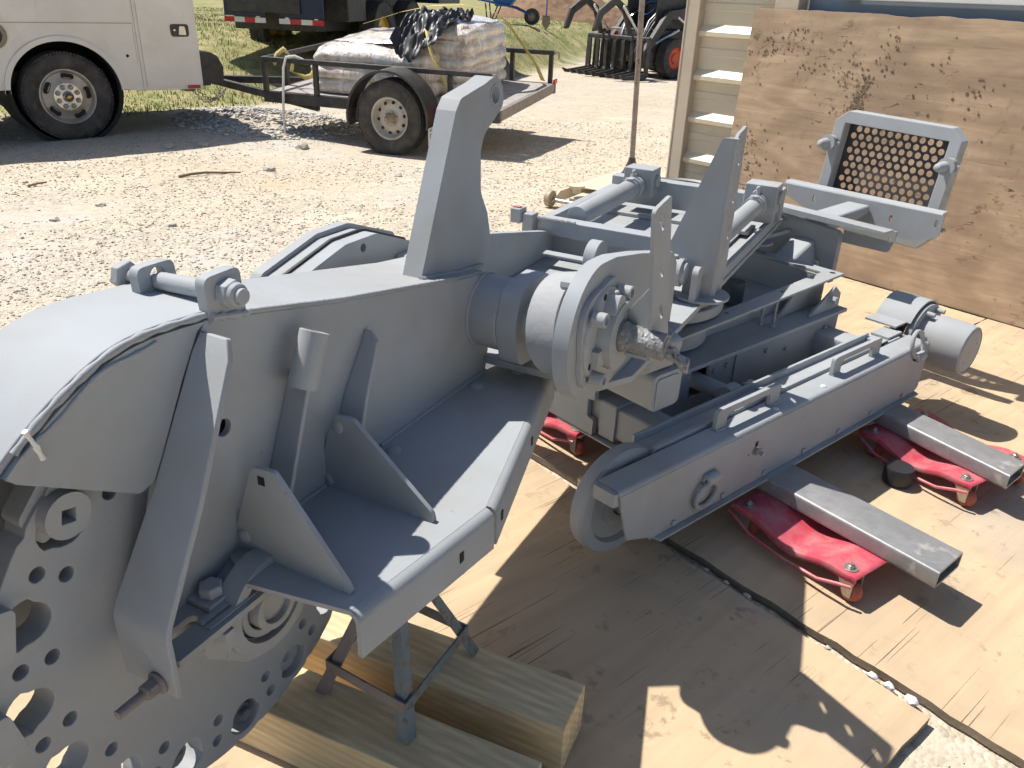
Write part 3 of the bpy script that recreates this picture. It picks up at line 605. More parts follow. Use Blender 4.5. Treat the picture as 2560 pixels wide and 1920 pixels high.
mb=MB(B); mb.cyl((hc[0]-.02,-.582,hc[1]-.01),(hc[0]-.01,-.515,hc[1]),.098,.104,n=48); mb.cyl((hc[0]-.022,-.596,hc[1]-.012),(hc[0]-.02,-.582,hc[1]-.01),.072,.094,n=40); mb.build('hub_barrel',PC,hub,bev=.003)
for a in (60,150,205,300): mb=MB(B); q=(hc[0]+.116*math.cos(R_(a)),hc[1]+.116*math.sin(R_(a))); mb.hexb((q[0],-.517,q[1]),(0,-1,0),.0105,.022); mb.build('hub_bolt',PC,hub)
# motor mount plate
pl=[(hc[0]+.131*math.cos(R_(a)),hc[1]+.131*math.sin(R_(a))) for a in range(-95,92,6)]
pl+= [(-1.36,.818),(-1.50,.790),(-1.66,.752),(-1.735,.735),(-1.775,.70),(-1.785,.62),(-1.78,.552),(-1.50,.552),(-1.42,.545)]
mb=MB(B); mb.prism(pl,-.517,-.487,'c'); mp=mb.build('motor_mount_plate',P_,SG,bev=.004,seg=3)
# hydraulic motor flange
mf=[]
for i in range(60):
    a=2*math.pi*i/60; r=.101+.008*math.cos(4*(a-R_(38))); mf.append((hc[0]+r*math.cos(a),hc[1]+r*math.sin(a)))
mb=MB(B); mb.prism(mf,-.487,-.476,'c'); mb.cyl((hc[0],-.476,hc[1]),(hc[0],-.469,hc[1]),.090,.086,n=44); mtr=mb.build('hydraulic_motor_flange',PC,mp,bev=.004,seg=3)
cap=[(hc[0]-.016+.064*math.cos(R_(a)),hc[1]-.004+.064*math.sin(R_(a))) for a in range(0,360,8)]
mb=MB(B); mb.prism(cap,-.470,-.442,'c'); mb.prism(rpoly([(hc[0]+.03,hc[1]+.045),(hc[0]+.005,hc[1]+.082),(hc[0]-.025,hc[1]+.07),(hc[0]-.01,hc[1]+.04)],.01),-.470,-.445,'c'); mb.box((hc[0]+.035,-.470,hc[1]-.045),(hc[0]+.066,-.455,hc[1]-.012)); mb.build('motor_cap',PC,mtr,bev=.004,seg=3)
for a in (38,128,218,308):
    q=(hc[0]+.086*math.cos(R_(a)),hc[1]+.086*math.sin(R_(a)))
    mb=MB(B); mb.lathe((q[0],-.470,q[1]),LA,[(0,0),(.0135,0),(.0135,.024),(.0120,.026),(.0085,.026),(.0078,.016),(0,.016)],22); mb.build('socket_bolt',PC,mtr,bev=.0006)
for a in (190,250,330,75): 
    q=(hc[0]+.080*math.cos(R_(a)),hc[1]+.080*math.sin(R_(a))); mb=MB(B); mb.lathe((q[0],-.4689,q[1]),LA,[(0,.0006),(.0065,.0006),(.0065,0)],16); mb.build('threaded_hole',M['hole'],mtr,bev=0)
mb=MB(B); mb.cyl((hc[0]-.002,-.456,hc[1]+.066),(hc[0]-.002,-.456,hc[1]+.082),.004,n=8); mb.dome((hc[0]-.002,-.456,hc[1]+.082),Z,.005,.005); mb.build('grease_nipple',PC,mtr,bev=0)
for (a0,da,nst) in ((118,7,4),(150,6,4)):
    for k in range(nst):
        a=R_(a0+k*da); e=(math.cos(a),math.sin(a)); q=(hc[0]+.077*e[0],hc[1]+.077*e[1]); mb=MB(B); tt=(-e[1],e[0])
        mb.tube([(q[0]-e[0]*.007,-.4685,q[1]-e[1]*.007),(q[0]+e[0]*.007,-.4685,q[1]+e[1]*.007)],.0014,6); mb.build('cast_mark',PC,mtr,bev=0)
# taped shaft
rg=random.Random(33)
def tapef(u,v):
    c=-.450+.095*v; a=2*math.pi*u; r=.0245*(1+.07*noise.noise((math.cos(a)*2.2,math.sin(a)*2.2,v*5))+.06*noise.noise((math.cos(a)*7,math.sin(a)*7,v*22))+.05*noise.noise((math.cos(a)*15,math.sin(a)*15,v*50)))
    if v>.97: r*=.72
    if v<.22: r*=1.13
    return (hc[0]-.012+r*math.cos(a),c,hc[1]+r*math.sin(a)-.006*v)
mb=MB(B); mb.grid(tapef,64,60,True); mb.add([tapef(i/64,1) for i in range(64)],[tuple(range(64))]); tw=mb.build('taped_shaft',M['tape'],SG,bev=0,ang=30)
def tail(u,v):
    a=2*math.pi*u; r=.013*(1-.2*v)*(1+.9*noise.noise((math.cos(a)*2,math.sin(a)*2,v*5+3))); return (hc[0]-.022+r*math.cos(a)-.008*v,-.357+.040*v,hc[1]+r*math.sin(a)-.012-.030*v)
mb=MB(B); mb.grid(tail,28,18,True); mb.add([tail(i/28,1) for i in range(28)],[tuple(range(28))]); mb.build('loose_tape_end',M['tape'],tw,bev=0,ang=20)
mb=MB(B); mb.ring((hc[0]-.012,-.455,hc[1]),(hc[0]-.012,-.438,hc[1]),.031,.024,24); mb.build('shaft_seal',M['dark_primer'],tw)
# slotted bracket on the mount plate
qd=[(-1.243,.942,.011),(-1.327,.953,.011),(-1.420,.645),(-1.318,.645)]
sl=[slot((-1.290,.914),.024,.015,R_(48)),slot((-1.320,.823),.024,.015,R_(48)),slot((-1.349,.735),.024,.015,R_(48))]
mb=MB(B); mb.prism(rpoly(qd,.002),-.394,-.387,'c',sl); sb=mb.build('slotted_bracket',P_,mp,bev=.001)
mb=MB(B); mb.hexa([(-1.335,-.487,.66),(-1.341,-.487,.66),(-1.325,-.394,.66),(-1.319,-.394,.66),(-1.345,-.487,.67),(-1.351,-.487,.67),(-1.305,-.394,.80),(-1.299,-.394,.80)]); mb.build('bracket_gusset',P_,mp,bev=.001)
mb=MB(B); mb.box((-1.43,-.487,.640),(-1.33,-.3945,.648)); mb.build('bracket_foot',P_,mp)
# --- turret floor and what stands on it
mb=MB(B); mb.prism([(-1.44,-.456),(-1.36,-.50),(-1.36,-1.03),(-3.05,-1.05),(-3.04,-.456)],.535,.550,'z'); tf=mb.build('turret_floor',P_,SG,bev=.002)
mb=MB(); mb.cyl((-1.41,1.75,.36),(-1.41,1.75,.46),.17,n=48); mb.cyl((-1.41,1.75,.46),(-1.41,1.75,.492),.205,n=56); mb.cyl((-1.41,1.75,.494),(-1.41,1.75,.533),.192,n=56); mb.build('slew_ring',P_,SG,bev=.004)
# upright bent bracket
def ub(t,s_): return None
wide=[(-.435,.552),(-.435,.965),(-.452,.982),(-.478,.945),(-.56,.70),(-.62,.60),(-.62,.552)]
mb=MB(B); mb.prism(rpoly([(-.444,.552),(-.444,.958),(-.470,.958,.012),(-.490,.90),(-.575,.665),(-.60,.62),(-.60,.60),(-.52,.60),(-.52,.552)],.004),-1.985,-1.977,'u'); up=mb.build('upright_bracket',P_,tf,bev=.001)
mb=MB(B); mb.prism(rpoly([(-1.992,.552),(-1.992,.955),(-2.01,.965),(-2.085,.978,.01),(-2.095,.60),(-2.075,.552)],.004),-.448,-.440,'c',[slot((-2.046,.905),.026,.018,R_(60)),slot((-2.050,.81),.026,.018,R_(60)),slot((-2.056,.715),.026,.018,R_(60))]); mb.build('slotted_leg',P_,up,bev=.001)
mb=MB(B); mb.lathe((-1.992,-.447,.552),Z,[(.0045,0),(.0125,0),(.0125,.405),(.0045,.405),(.0045,0)],24,0,2*math.pi); mb.build('bend',P_,up,bev=0)
mb=MB(B); mb.cyl((-2.00,-.475,.553),(-2.00,-.475,.56),.075,n=36); mb.build('foot_ring',P_,up)
mb=MB(B); mb.cyl((-1.945,-.60,.622),(-1.945,-.515,.622),.036,n=32); mb.cyl((-1.945,-.516,.622),(-1.945,-.505,.622),.028,.026,n=32); mb.hexb((-1.945,-.54,.657),Z,.010,.009); mb.box((-1.968,-.60,.551),(-1.92,-.54,.60)); mb.build('swing_cylinder_end',PC,tf,bev=.002)
mb=MB(B); mb.prism(rpoly([(-1.925,.551),(-1.925,.640,.02),(-1.955,.648,.02),(-1.972,.62),(-1.972,.551)],.004),-.486,-.470,'c'); mb.build('stop_plate',P_,tf,bev=.003)
# rear upper frame
fr_=None
mb=MB(B); mb.box((-2.135,-1.0,.615),(-2.085,-.575,.662)); mb.box((-2.128,-1.0,.551),(-2.12,-.575,.615)); rf=mb.build('rear_deck_frame',P_,SG,bev=.003)
def dbar(lo,hi,nm='frame_bar',m=P_): mb=MB(B); mb.box(lo,hi); return mb.build(nm,m,rf,bev=.003)
dbar((-2.80,-1.03,.585),(-2.745,-.452,.675)); dbar((-2.745,-1.03,.562),(-2.64,-.50,.575))
dbar((-2.745,-1.03,.60),(-2.137,-1.0,.645)); dbar((-2.98,-.478,.552),(-2.15,-.458,.585)); dbar((-2.745,-.53,.60),(-2.137,-.515,.625))
mb=MB(B); mb.prism([(-2.14,-1.0),(-2.74,-1.0),(-2.74,-.53),(-2.14,-.53)],.556,.562,'z'); mb.build('deck_pan',P_,rf)
for cc,r in ((-.905,.031),(-.488,.027)):
    mb=MB(B); mb.cyl((-2.15,cc,.665),(-2.66,cc,.668),r,n=28); mb.ring((-2.60,cc,.668),(-2.63,cc,.668),r+.006,r*.6,28); mb.build('cylinder_tube',P_,rf,bev=.002)
    mb=MB(B); mb.box((-2.75,cc-.052,.63),(-2.665,cc+.052,.725)); mb.cyl((-2.71,cc+.050,.682),(-2.71,cc+.062,.682),.022,n=20); mb.hexb((-2.66,cc-.01,.70),UF,.012,.02); mb.build('pin_block',P_,rf,bev=.003)
    mb=MB(B); mb.cyl((-2.62,cc,.70),(-2.62,cc,.722),.006,n=8); mb.dome((-2.62,cc,.722),Z,.008,.008); mb.cyl((-2.58,cc,.69),(-2.58,cc,.706),.014,n=14); mb.build('hose_fitting',PC,rf,bev=0)
mb=MB(B); mb.box((-2.86,-.50,.58),(-2.81,-.44,.69)); mb.build('end_post',P_,rf,bev=.003)
mb=MB(B); mb.box((-2.10,-1.040,.60),(-2.06,-1.005,.675)); mb.box((-2.09,-1.075,.645),(-2.05,-1.040,.688)); mb.build('latch_block',PC,rf,bev=.004)
mb=MB(B); mb.box((-2.075,-1.070,.6885),(-2.058,-1.048,.691)); mb.build('red_mark',M['red'],rf,bev=0)
bead([(-2.083,-1.0,.6645),(-2.083,-.88,.6645)],.005,.5,seed=40).build('weld_bead',P_,rf,bev=0)
# far side pivot plate, boss and link
mb=MB(B); mb.prism(rpoly([(-1.36,.552),(-1.36,.735),(-1.60,.725),(-1.78,.690),(-2.13,.618,.03),(-2.20,.575),(-2.20,.552)],.01),-.985,-.965,'c'); mb.build('far_pivot_plate',P_,SG,bev=.003)
mb=MB(B); mb.cyl((-1.985,-.79,.605),(-1.985,-.755,.605),.05,n=32); mb.box((-2.03,-.79,.551),(-1.94,-.757,.60)); mb.cyl((-1.985,-.755,.605),(-1.985,-.748,.605),.015,n=16); mb.build('link_boss',P_,SG,bev=.003)
mb=MB(B); mb.tube([(-1.62,-.93,.60),(-1.66,-.62,.59)],.010,8); mb.build('link_rod',M['whiteflat'],SG,bev=0)
mb=MB(B); mb.box((-2.02,-.94,.585),(-1.985,-.60,.592)); mb.build('stiffener_strip',P_,SG)
# belt cover on the far side of the boom
mb=MB(B); mb.prism(rpoly([(-.98,.70),(-1.05,.757),(-1.20,.795,.06),(-1.30,.795,.06),(-1.45,.74),(-1.47,.66)],.02,6),-1.06,-.99,'c',[circ((-1.255,.775),.009,16)]); bcv=mb.build('belt_cover',P_,SG,bev=.006,seg=3)
mb=MB(B); mb.prism(rpoly([(-.975,.698),(-1.047,.761),(-1.20,.800,.06),(-1.30,.800,.06),(-1.452,.745),(-1.475,.658)],.02,6),-1.030,-1.024,'c'); mb.build('rubber_seal',M['tarp'],bcv,bev=0)
mb=MB(B); mb.prism(rpoly([(-.97,.69),(-1.045,.765),(-1.20,.805,.06),(-1.30,.806,.06),(-1.46,.75),(-1.48,.655)],.02,6),-1.085,-1.062,'c'); mb.build('cover_back',P_,bcv,bev=.004)
mb=MB(B); mb.box((-1.40,-.99,.62),(-1.05,-.953,.70)); mb.build('cover_mount',P_,bcv)
# ------------------------------------------------------------------ lower chassis
def wbox(nm,lo,hi,par,m=P_,bev=.002): mb=MB(); mb.box(lo,hi); return mb.build(nm,m,par,bev=bev)
mb=MB(); mb.box((-1.78,1.50,.338),(-1.172,2.48,.350)); ch=mb.build('chassis',P_,SG,bev=.002)
mb=MB(); mb.prism([(1.50,.16),(2.47,.16),(2.47,.337),(1.50,.337)],-1.206,-1.196,'u',[[(1.70,.235),(1.78,.235),(1.78,.325),(1.70,.325)]]); mb.build('side_web',P_,ch)
wbox('bottom_flange',(-1.24,1.50,.150),(-1.165,2.47,.159),ch)
wbox('web_plate',(-1.195,1.90,.175),(-1.190,2.465,.325),ch)
for y in (1.56,1.80,1.86,2.05,2.16,2.38):
    mb=MB(); mb.hexb((-1.195 if y<1.9 else -1.189,y,.30 if y!=2.16 else .28),(1,0,0),.0085,.009); mb.build('web_bolt',PC,ch)
wbox('far_web',(-1.76,1.50,.16),(-1.75,2.47,.337),ch); wbox('belly_pan',(-1.75,1.55,.155),(-1.24,2.45,.165),ch); wbox('rear_web',(-1.745,2.462,.16),(-1.207,2.472,.337),ch)
# flanged engine mount frame
mb=MB(); mb.prism([(-1.172,1.50),(-1.222,2.505),(-1.80,2.505),(-1.80,2.455),(-1.276,2.455),(-1.228,1.56),(-1.25,1.50)],.444,.452,'z',[circ((-1.225,1.86),.009,12),circ((-1.240,2.16),.009,12),circ((-1.248,2.478),.011,12),circ((-1.52,2.48),.011,12),circ((-1.21,1.60),.010,12)]); emf=mb.build('mount_frame',P_,SG,bev=.0015)
mb=MB(); mb.hexa([(-1.274,2.447,.351),(-1.80,2.447,.351),(-1.80,2.454,.351),(-1.274,2.454,.351),(-1.274,2.447,.443),(-1.80,2.447,.443),(-1.80,2.454,.443),(-1.274,2.454,.443)]); mb.build('frame_back',M['primer'],emf)
mb=MB(); mb.prism([(2.20,.351),(2.45,.351),(2.45,.443),(2.30,.443)],-1.262,-1.254,'u'); mb.build('frame_cheek',P_,emf)
mb=MB(); mb.prism(rpoly([(1.55,.41),(2.30,.41),(2.42,.351),(1.55,.351)],.005),-1.30,-1.292,'u'); mb.build('inner_web',P_,emf)
for y,xr in ((2.10,-1.252),(2.12,-1.222)): 
    mb=MB(); mb.cyl((xr,y,.351),(xr,y,.442),.0042,n=10); [mb.ring((xr,y,.355+.012*k),(xr,y,.360+.012*k),.0056,.003,10) for k in range(7)]; mb.hexb((xr,y,.351),Z,.010,.010); mb.build('threaded_rod',PC,emf,bev=0)
mb=MB(); mb.cyl((-1.42,2.18,.36),(-1.42,2.18,.432),.034,n=28); mb.box((-1.47,2.15,.36),(-1.42,2.21,.425)); mb.lathe((-1.42,2.18,.4325),(0,0,1),[(0,0),(.016,0),(.016,-.002)],18); mb.build('rubber_mount',M['dark_primer'],emf,bev=.003)
mb=MB(); mb.prism(rpoly([(2.28,.351),(2.46,.351),(2.46,.40),(2.42,.43)],.004),-1.205,-1.197,'u'); mb.hexb((-1.197,2.40,.39),(1,0,0),.014,.02,.02); mb.build('mount_bracket',P_,emf)
# front face, cross beam with capped end
mb=MB(); mb.prism(rpoly([(-1.75,.195),(-1.262,.195),(-1.262,.24),(-1.285,.245),(-1.285,.295),(-1.262,.30),(-1.262,.36),(-1.18,.37),(-1.18,.50),(-1.75,.53)],.004),1.385,1.40,'c'); mb.build('front_plate',P_,ch,bev=.002)
sq=rpoly([(1.352,.362),(1.456,.362),(1.456,.458),(1.352,.458)],.022,6)
mb=MB(); mb.prism(sq,-1.40,-1.052,'u'); bm_=mb.build('cross_beam',P_,ch,bev=.001)
sq2=rpoly([(1.362,.372),(1.446,.372),(1.446,.448),(1.362,.448)],.016,6)
mb=MB(); mb.prism(sq2,-1.0525,-1.048,'u'); mb.build('end_cap',P_,bm_,bev=.002)
# motor foot casting under the hub
mb=MB(); mb.prism(rpoly([(-1.24,.46),(-1.06,.46,.03),(-1.04,.54),(-1.24,.60)],.02),1.33,1.43,'c'); mb.build('valve_block',PC,ch,bev=.006)
for (ya,yb,xa,xb) in ((1.405,1.492,-1.40,-1.085),(2.33,2.42,-1.20,-1.075)):
    t4=rpoly([(ya,.205),(yb,.205),(yb,.296),(ya,.296)],.010,4)
    mb=MB(); mb.prism(t4,xa,xb,'u'); ax_=mb.build('axle_tube',P_,ch,bev=.001)
    if ya<2:
        t5=rpoly([(ya-.008,.197),(yb+.008,.197),(yb+.008,.304),(ya-.008,.304)],.008,4); mb=MB(); mb.prism(t5,-1.25,-1.195,'u'); mb.build('axle_sleeve',P_,ax_,bev=.002)
    mb=MB(); mb.hexa([(xb,ya,.205),(xb+.05,ya,.205),(xb+.05,yb,.205),(xb,yb,.205),(xb,ya,.296),(xb+.012,ya,.290),(xb+.012,yb,.290),(xb,yb,.296)]); mb.build('axle_end',P_,ax_,bev=.003)
wbox('foot_strip',(-1.40,1.385,.186),(-1.17,1.405,.192),ch)
# extension ram between chassis and track
mb=MB(); mb.cyl((-1.22,1.74,.28),(-1.08,1.74,.28),.024,n=20); mb.cyl((-1.09,1.715,.28),(-1.09,1.765,.28),.032,n=24); mb.cyl((-1.075,1.80,.30),(-1.075,1.80,.285),.012,n=12); mb.build('track_ram',P_,ch,bev=.002)
mb=MB(); mb.prism(rpoly([(-1.10,1.80),(-1.02,1.80),(-1.02,1.82),(-1.085,1.82)],.003),.25,.30,'z'); mb.cyl((-1.10,1.84,.275),(-1.06,1.84,.275),.022,n=18); mb.build('ram_clevis',P_,ch)
mb=MB(); mb.cyl((-1.19,1.47,.40),(-1.19,1.47,.41),.045,n=28); mb.hexb((-1.20,1.49,.41),Z,.010,.012); mb.hexb((-1.165,1.455,.41),Z,.010,.012); mb.build('hose_port',M['tarp'],ch)
# ------------------------------------------------------------------ near track frame
mb=MB(); mb.prism([(1.118,.290),(1.148,.190),(1.160,.158),(1.255,.126),(2.545,.128),(2.545,.290)],-.926,-.920,'u'); trk=mb.build('track_frame',P_,SG,bev=.001)
# rounded shoulder and top
pr=[(-.926,.286),(-.9205,.286),(-.922,.293),(-.926,.2985),(-.932,.3005),(-.985,.3035),(-.985,.2975),(-.935,.2955)]
mb=MB(); n=len(pr); vs=[(x,y,z) for y in (1.118,2.545) for (x,z) in pr]; mb.add(vs,[(i,(i+1)%n,n+(i+1)%n,n+i) for i in range(n)]+[tuple(range(n)),tuple(range(2*n-1,n-1,-1))]); mb.build('top_shoulder',P_,trk,bev=0,ang=50)
mb=MB(); mb.prism([(-.930,1.255),(-.905,1.262),(-.905,2.545),(-.930,2.555)],.117,.123,'z'); mb.box((-.927,1.24,.123),(-.921,2.548,.135)); mb.build('bottom_lip',P_,trk,bev=.001)
mb=MB(); mb.box((-1.06,1.31,.288),(-.988,2.42,.296)); mb.box((-1.005,1.31,.296),(-.992,2.42,.312)); mb.box((-1.065,1.31,.25),(-1.055,2.42,.315)); mb.build('inner_rail',P_,trk,bev=.002)
mb=MB(); mb.box((-1.10,1.40,.15),(-.928,2.5,.27)); mb.build('rail_core',P_,trk)
mb=MB(); mb.prism(rpoly([(-.985,1.100),(-.926,1.104),(-.921,1.117),(-.985,1.117)],.005),.266,.299,'z'); mb.box((-.985,1.118,.262),(-.927,1.128,.294)); mb.build('nose_plate',P_,trk,bev=.003)
mb=MB(); mb.prism(rpoly([(2.545,.125),(2.562,.14),(2.562,.292),(2.545,.300)],.004),-1.05,-.9195,'u'); mb.build('end_plate',P_,trk,bev=.002)
mb=MB(); mb.box((-1.06,2.40,.296),(-.99,2.50,.304)); mb.box((-1.06,2.44,.304),(-1.0,2.53,.312)); mb.box((-1.02,2.36,.297),(-.992,2.425,.309)); mb.build('step_plate',P_,trk,bev=.001)
for y in (1.32,1.511,1.69,1.877,2.062,2.251,2.45):
    mb=MB(); mb.hexb((-.920,y,.138),(1,0,0),.0085,.006); mb.build('lip_bolt',P_,trk,bev=.001)
for (y0,y1) in ((1.503,1.775),(2.043,2.312)):
    o_=rpoly([(y0,.3035),(y0,.358,.012),(y1,.358,.012),(y1,.3035)],0); i_=rpoly([(y1-.044,.3035),(y1-.044,.340,.014),(y0+.042,.340,.014),(y0+.042,.3035)],0)
    mb=MB(); mb.prism(o_+i_,-.976,-.964,'u'); mb.build('grab_handle',P_,trk,bev=.0015)
    for ya in (y0+.02,y1-.022): bead([(-.962,ya-.02,.3035),(-.962,ya+.02,.3035)],.0035,.5,fr=W,seed=int(ya*100)).build('weld_bead',P_,trk,bev=0)
for y in (1.735,1.965): mb=MB(); mb.dome((-.945,y,.3015),Z,.0085,.0035); mb.build('plug',M['whiteflat'],trk,bev=0)
mb=MB(); mb.box((-.9205,1.623,.232),(-.9192,1.635,.252)); mb.build('stud_slot',M['hole'],trk,bev=0)
mb=MB(); mb.hexb((-.920,1.628,.226),(1,0,0),.0095,.010,.013); mb.cyl((-.91,1.628,.226),(-.895,1.628,.226),.0055,n=10); mb.build('stud_nut',M['zinc'],trk,bev=.0005)
for y in (1.60,1.655): mb=MB(); mb.lathe((-.9199,y,.222),(1,0,0),[(0,.0005),(.0022,.0005),(.0022,0)],8); mb.build('small_hole',M['hole'],trk,bev=0)
# lashing rings
def dring(y,z,lean,yaw):
    path=[]
    for i in range(36):
        a=2*math.pi*i/36; yy=.040*math.cos(a); zz=.036*math.sin(a)
        path.append((-.912+lean*(zz-.036)*-1 if lean<0 else -.908+.10*abs(zz),y+yy,z+zz))
    return path
mb=MB(); mb.tube([(-.9085+.004*math.sin(a),1.425+.040*math.cos(a),.180+.035*math.sin(a)) for a in [2*math.pi*i/40 for i in range(40)]],.0068,10,closed=True); mb.build('lashing_ring',P_,trk,bev=0)
mb=MB(); mb.lathe((-.911,1.412,.222),(0,1,0),[(.0085,0),(.0155,0),(.0155,.046),(.0085,.046),(.0085,0)],20); mb.box((-.921,1.412,.209),(-.911,1.458,.234)); mb.build('ring_clip',P_,trk,bev=.002)
mb=MB(); mb.tube([(-.913-.02*(1+math.sin(a))*.5,2.475+.036*math.cos(a),.308+.040*math.sin(a)) for a in [2*math.pi*i/40 for i in range(40)]],.0068,10,closed=True); mb.build('lashing_ring',P_,trk,bev=0)
mb=MB(); mb.lathe((-.910,2.462,.270),(0,1,0),[(0,0),(.0155,0),(.0155,.042),(0,.042)],20); mb.box((-.921,2.462,.256),(-.908,2.504,.284)); mb.build('ring_clip',P_,trk,bev=.002)
# idler
ic=(1.228,.190)
mb=MB(); mb.lathe((-1.035,*ic),(1,0,0),[(.03,-.012),(.050,-.012),(.050,.0),(.098,.004),(.104,-.008),(.130,-.008),(.136,-.003),(.136,.028),(.131,.034),(.106,.036),(.100,.022),(.062,.020),(.060,.034),(.034,.036),(.030,.028),(.030,-.012)],72); idl=mb.build('idler_wheel',P_,SG,bev=0,ang=30)
mb=MB(); mb.cyl((-1.06,*ic),(-.93,*ic),.028,n=22); mb.build('idler_axle',P_,idl)
mb=MB(); mb.box((-1.010,1.25,.155),(-.928,1.42,.225)); mb.build('idler_yoke',P_,idl)
# drive motor at the far end
dc=(2.695,.258)
mb=MB(); mb.lathe((-1.02,*dc),(1,0,0),[(.0,.02),(.080,.02),(.080,.062),(.086,.064),(.086,.072),(.0845,.160),(.081,.176),(.075,.180),(.075,.1775),(.0,.1775)],56); drv=mb.build('drive_motor',P_,SG,bev=0,ang=30)
mb=MB(); mb.lathe((-.8426,*dc),(1,0,0),[(.0,0),(.071,0),(.071,.002),(0,.002)],44); [mb.lathe((-.8407,dc[0]+y,dc[1]+z),(1,0,0),[(0,.0015),(.004,.0015),(.004,0)],10) for y,z in ((.035,.02),(-.035,-.03))]; mb.build('motor_cover',P_,drv,bev=.0008)
mb=MB(); mb.lathe((-1.02,*dc),(1,0,0),[(.05,0),(.106,0),(.106,.014),(.112,.014),(.112,.026),(.05,.026)],48); mb.build('sprocket_flange',P_,drv,bev=.002)
for a in range(20,380,45):
    q=(dc[0]+.096*math.cos(R_(a)),dc[1]+.096*math.sin(R_(a))); mb=MB(); mb.lathe((-.994,*q),(1,0,0),[(0,0),(.0085,0),(.0085,.018),(.0075,.030),(0,.031)],12); mb.build('flange_bolt',PC,drv,bev=0)
mb=MB(); mb.lathe((-1.075,*dc),(1,0,0),[(.06,0),(.092,0),(.100,.008),(.100,.030),(.092,.038),(.06,.038)],44); mb.build('rubber_band',M['tarp'],drv,bev=0)
pr=[(dc[0]+.124*math.cos(R_(a)),dc[1]+.124*math.sin(R_(a))) for a in range(36,150,8)]; pi_=[(dc[0]+.118*math.cos(R_(a)),dc[1]+.118*math.sin(R_(a))) for a in range(148,30,-8)]
mb=MB(); mb.prism(pr+pi_,-1.125,-1.005,'u'); mb.box((-1.125,2.52,.318),(-1.02,2.60,.325)); mb.build('sprocket_guard',P_,drv,bev=.001)
# ------------------------------------------------------------------ far track (mostly hidden)
mb=MB(); mb.box((-2.0,1.15,.13),(-1.83,2.6,.30)); mb.build('far_track_frame',P_,SG,bev=.006)
# ------------------------------------------------------------------ rear plates and guard
mb=MB(); mb.prism(rpoly([(-1.80,.36),(-1.335,.36),(-1.335,.545,.025),(-1.80,.575)],.004),2.64,2.665,'c'); rp=mb.build('rear_plate',P_,SG,bev=.003)
mb=MB(); mb.box((-1.75,2.50,.34),(-1.40,2.64,.37)); mb.build('rear_shelf',P_,rp)
mb=MB(); mb.hexb((-1.40,2.64,.415),(0,-1,0),.018,.018,.026); mb.build('plate_bolt',PC,rp)
mb=MB(); mb.prism(rpoly([(-1.80,.575),(-1.80,.60),(-1.60,.595),(-1.165,.590),(-1.165,.584),(-1.34,.574)],.002),2.60,2.66,'c'); mb.build('top_angle',P_,rp)
mb=MB(); mb.prism(rpoly([(-1.338,.505),(-1.17,.508,.015),(-1.158,.55),(-1.158,.583),(-1.338,.583)],.004),2.668,2.676,'c',[slot((-1.175,.552),.012,.010,R_(90))]); mb.build('side_angle',P_,rp)
sq=rpoly([(-1.50,.45),(-1.40,.45),(-1.385,.40),(-1.385,.36),(-1.52,.36),(-1.52,.44)],.02)
mb=MB(); mb.hexa([(-1.52,2.50,.37),(-1.39,2.50,.37),(-1.39,2.64,.37),(-1.52,2.64,.37),(-1.50,2.50,.43),(-1.42,2.50,.44),(-1.42,2.64,.50),(-1.51,2.64,.50)]); mb.build('gusset_box',P_,rp,bev=.012,seg=3)
mb=MB(); mb.prism([(-1.50+.05*math.cos(R_(a)),2.40+.05*math.sin(R_(a))) for a in range(-60,215,11)]+[(-1.50+.025*math.cos(R_(a)),2.40+.025*math.sin(R_(a))) for a in range(214,-62,-11)],.505,.512,'z'); mb.build('hook_plate',P_,rp,bev=.001)
wbox('hook_stem',(-1.54,2.43,.50),(-1.52,2.64,.513),rp)
# guard support arm and bent bracket
mb=MB(); mb.hexa([(-1.50,2.665,.515),(-1.40,2.665,.515),(-1.37,2.895,.565),(-1.46,2.895,.565),(-1.50,2.665,.572),(-1.40,2.665,.572),(-1.37,2.895,.60),(-1.46,2.895,.60)]); gd=mb.build('guard_arm',P_,SG,bev=.012,seg=3)
br=[(-1.742,.612,.012),(-1.110,.617,.012),(-1.112,.540,.02),(-1.17,.515),(-1.40,.482),(-1.53,.500),(-1.742,.575,.01)]
mb=MB(); mb.prism(rpoly(br,.004),2.896,2.904,'c',[slot((-1.722,.59),.014,.010,R_(90)),slot((-1.60,.578),.014,.011,R_(90)),slot((-1.29,.568),.014,.011,R_(90)),slot((-1.13,.585),.014,.011,R_(90))]); gb=mb.build('guard_bracket',P_,SG,bev=.001)
mb=MB(); mb.prism([(2.896,.612),(2.899,.619),(2.905,.623),(2.935,.625),(2.935,.618),(2.905,.612)],-1.735,-1.118,'u'); mb.build('bracket_fold',P_,gb,bev=0)
mb=MB(); mb.hexb((-1.118,2.925,.56),(1,0,0),.009,.012); mb.build('bracket_bolt',M['zinc'],gb)
guard=None
gx0,gx1,gz0,gz1=-1.648,-1.172,.47,.892; GY=2.965
fo=[(gx0+.0,gz0+.045),(gx0+.035,gz0),(gx1-.035,gz0),(gx1,gz0+.04),(gx1,gz1-.04),(gx1-.045,gz1),(gx0+.045,gz1),(gx0,gz1-.04)]
fi=[(gx0+.042,gz0+.045),(gx1-.042,gz0+.045),(gx1-.042,gz1-.045),(gx0+.042,gz1-.045)]
def gt(mb): # guard leans back and rolls a touch
    out=[]
    for v in mb.v:
        x,y,z=v.x+1.41,v.y-GY,v.z-.45; rr=R_(-1.6); x,z=x*math.cos(rr)-z*math.sin(rr),x*math.sin(rr)+z*math.cos(rr); out.append(Vector((x-1.41,y+GY+.10*z,z+.45)))
    mb.v=out; return mb
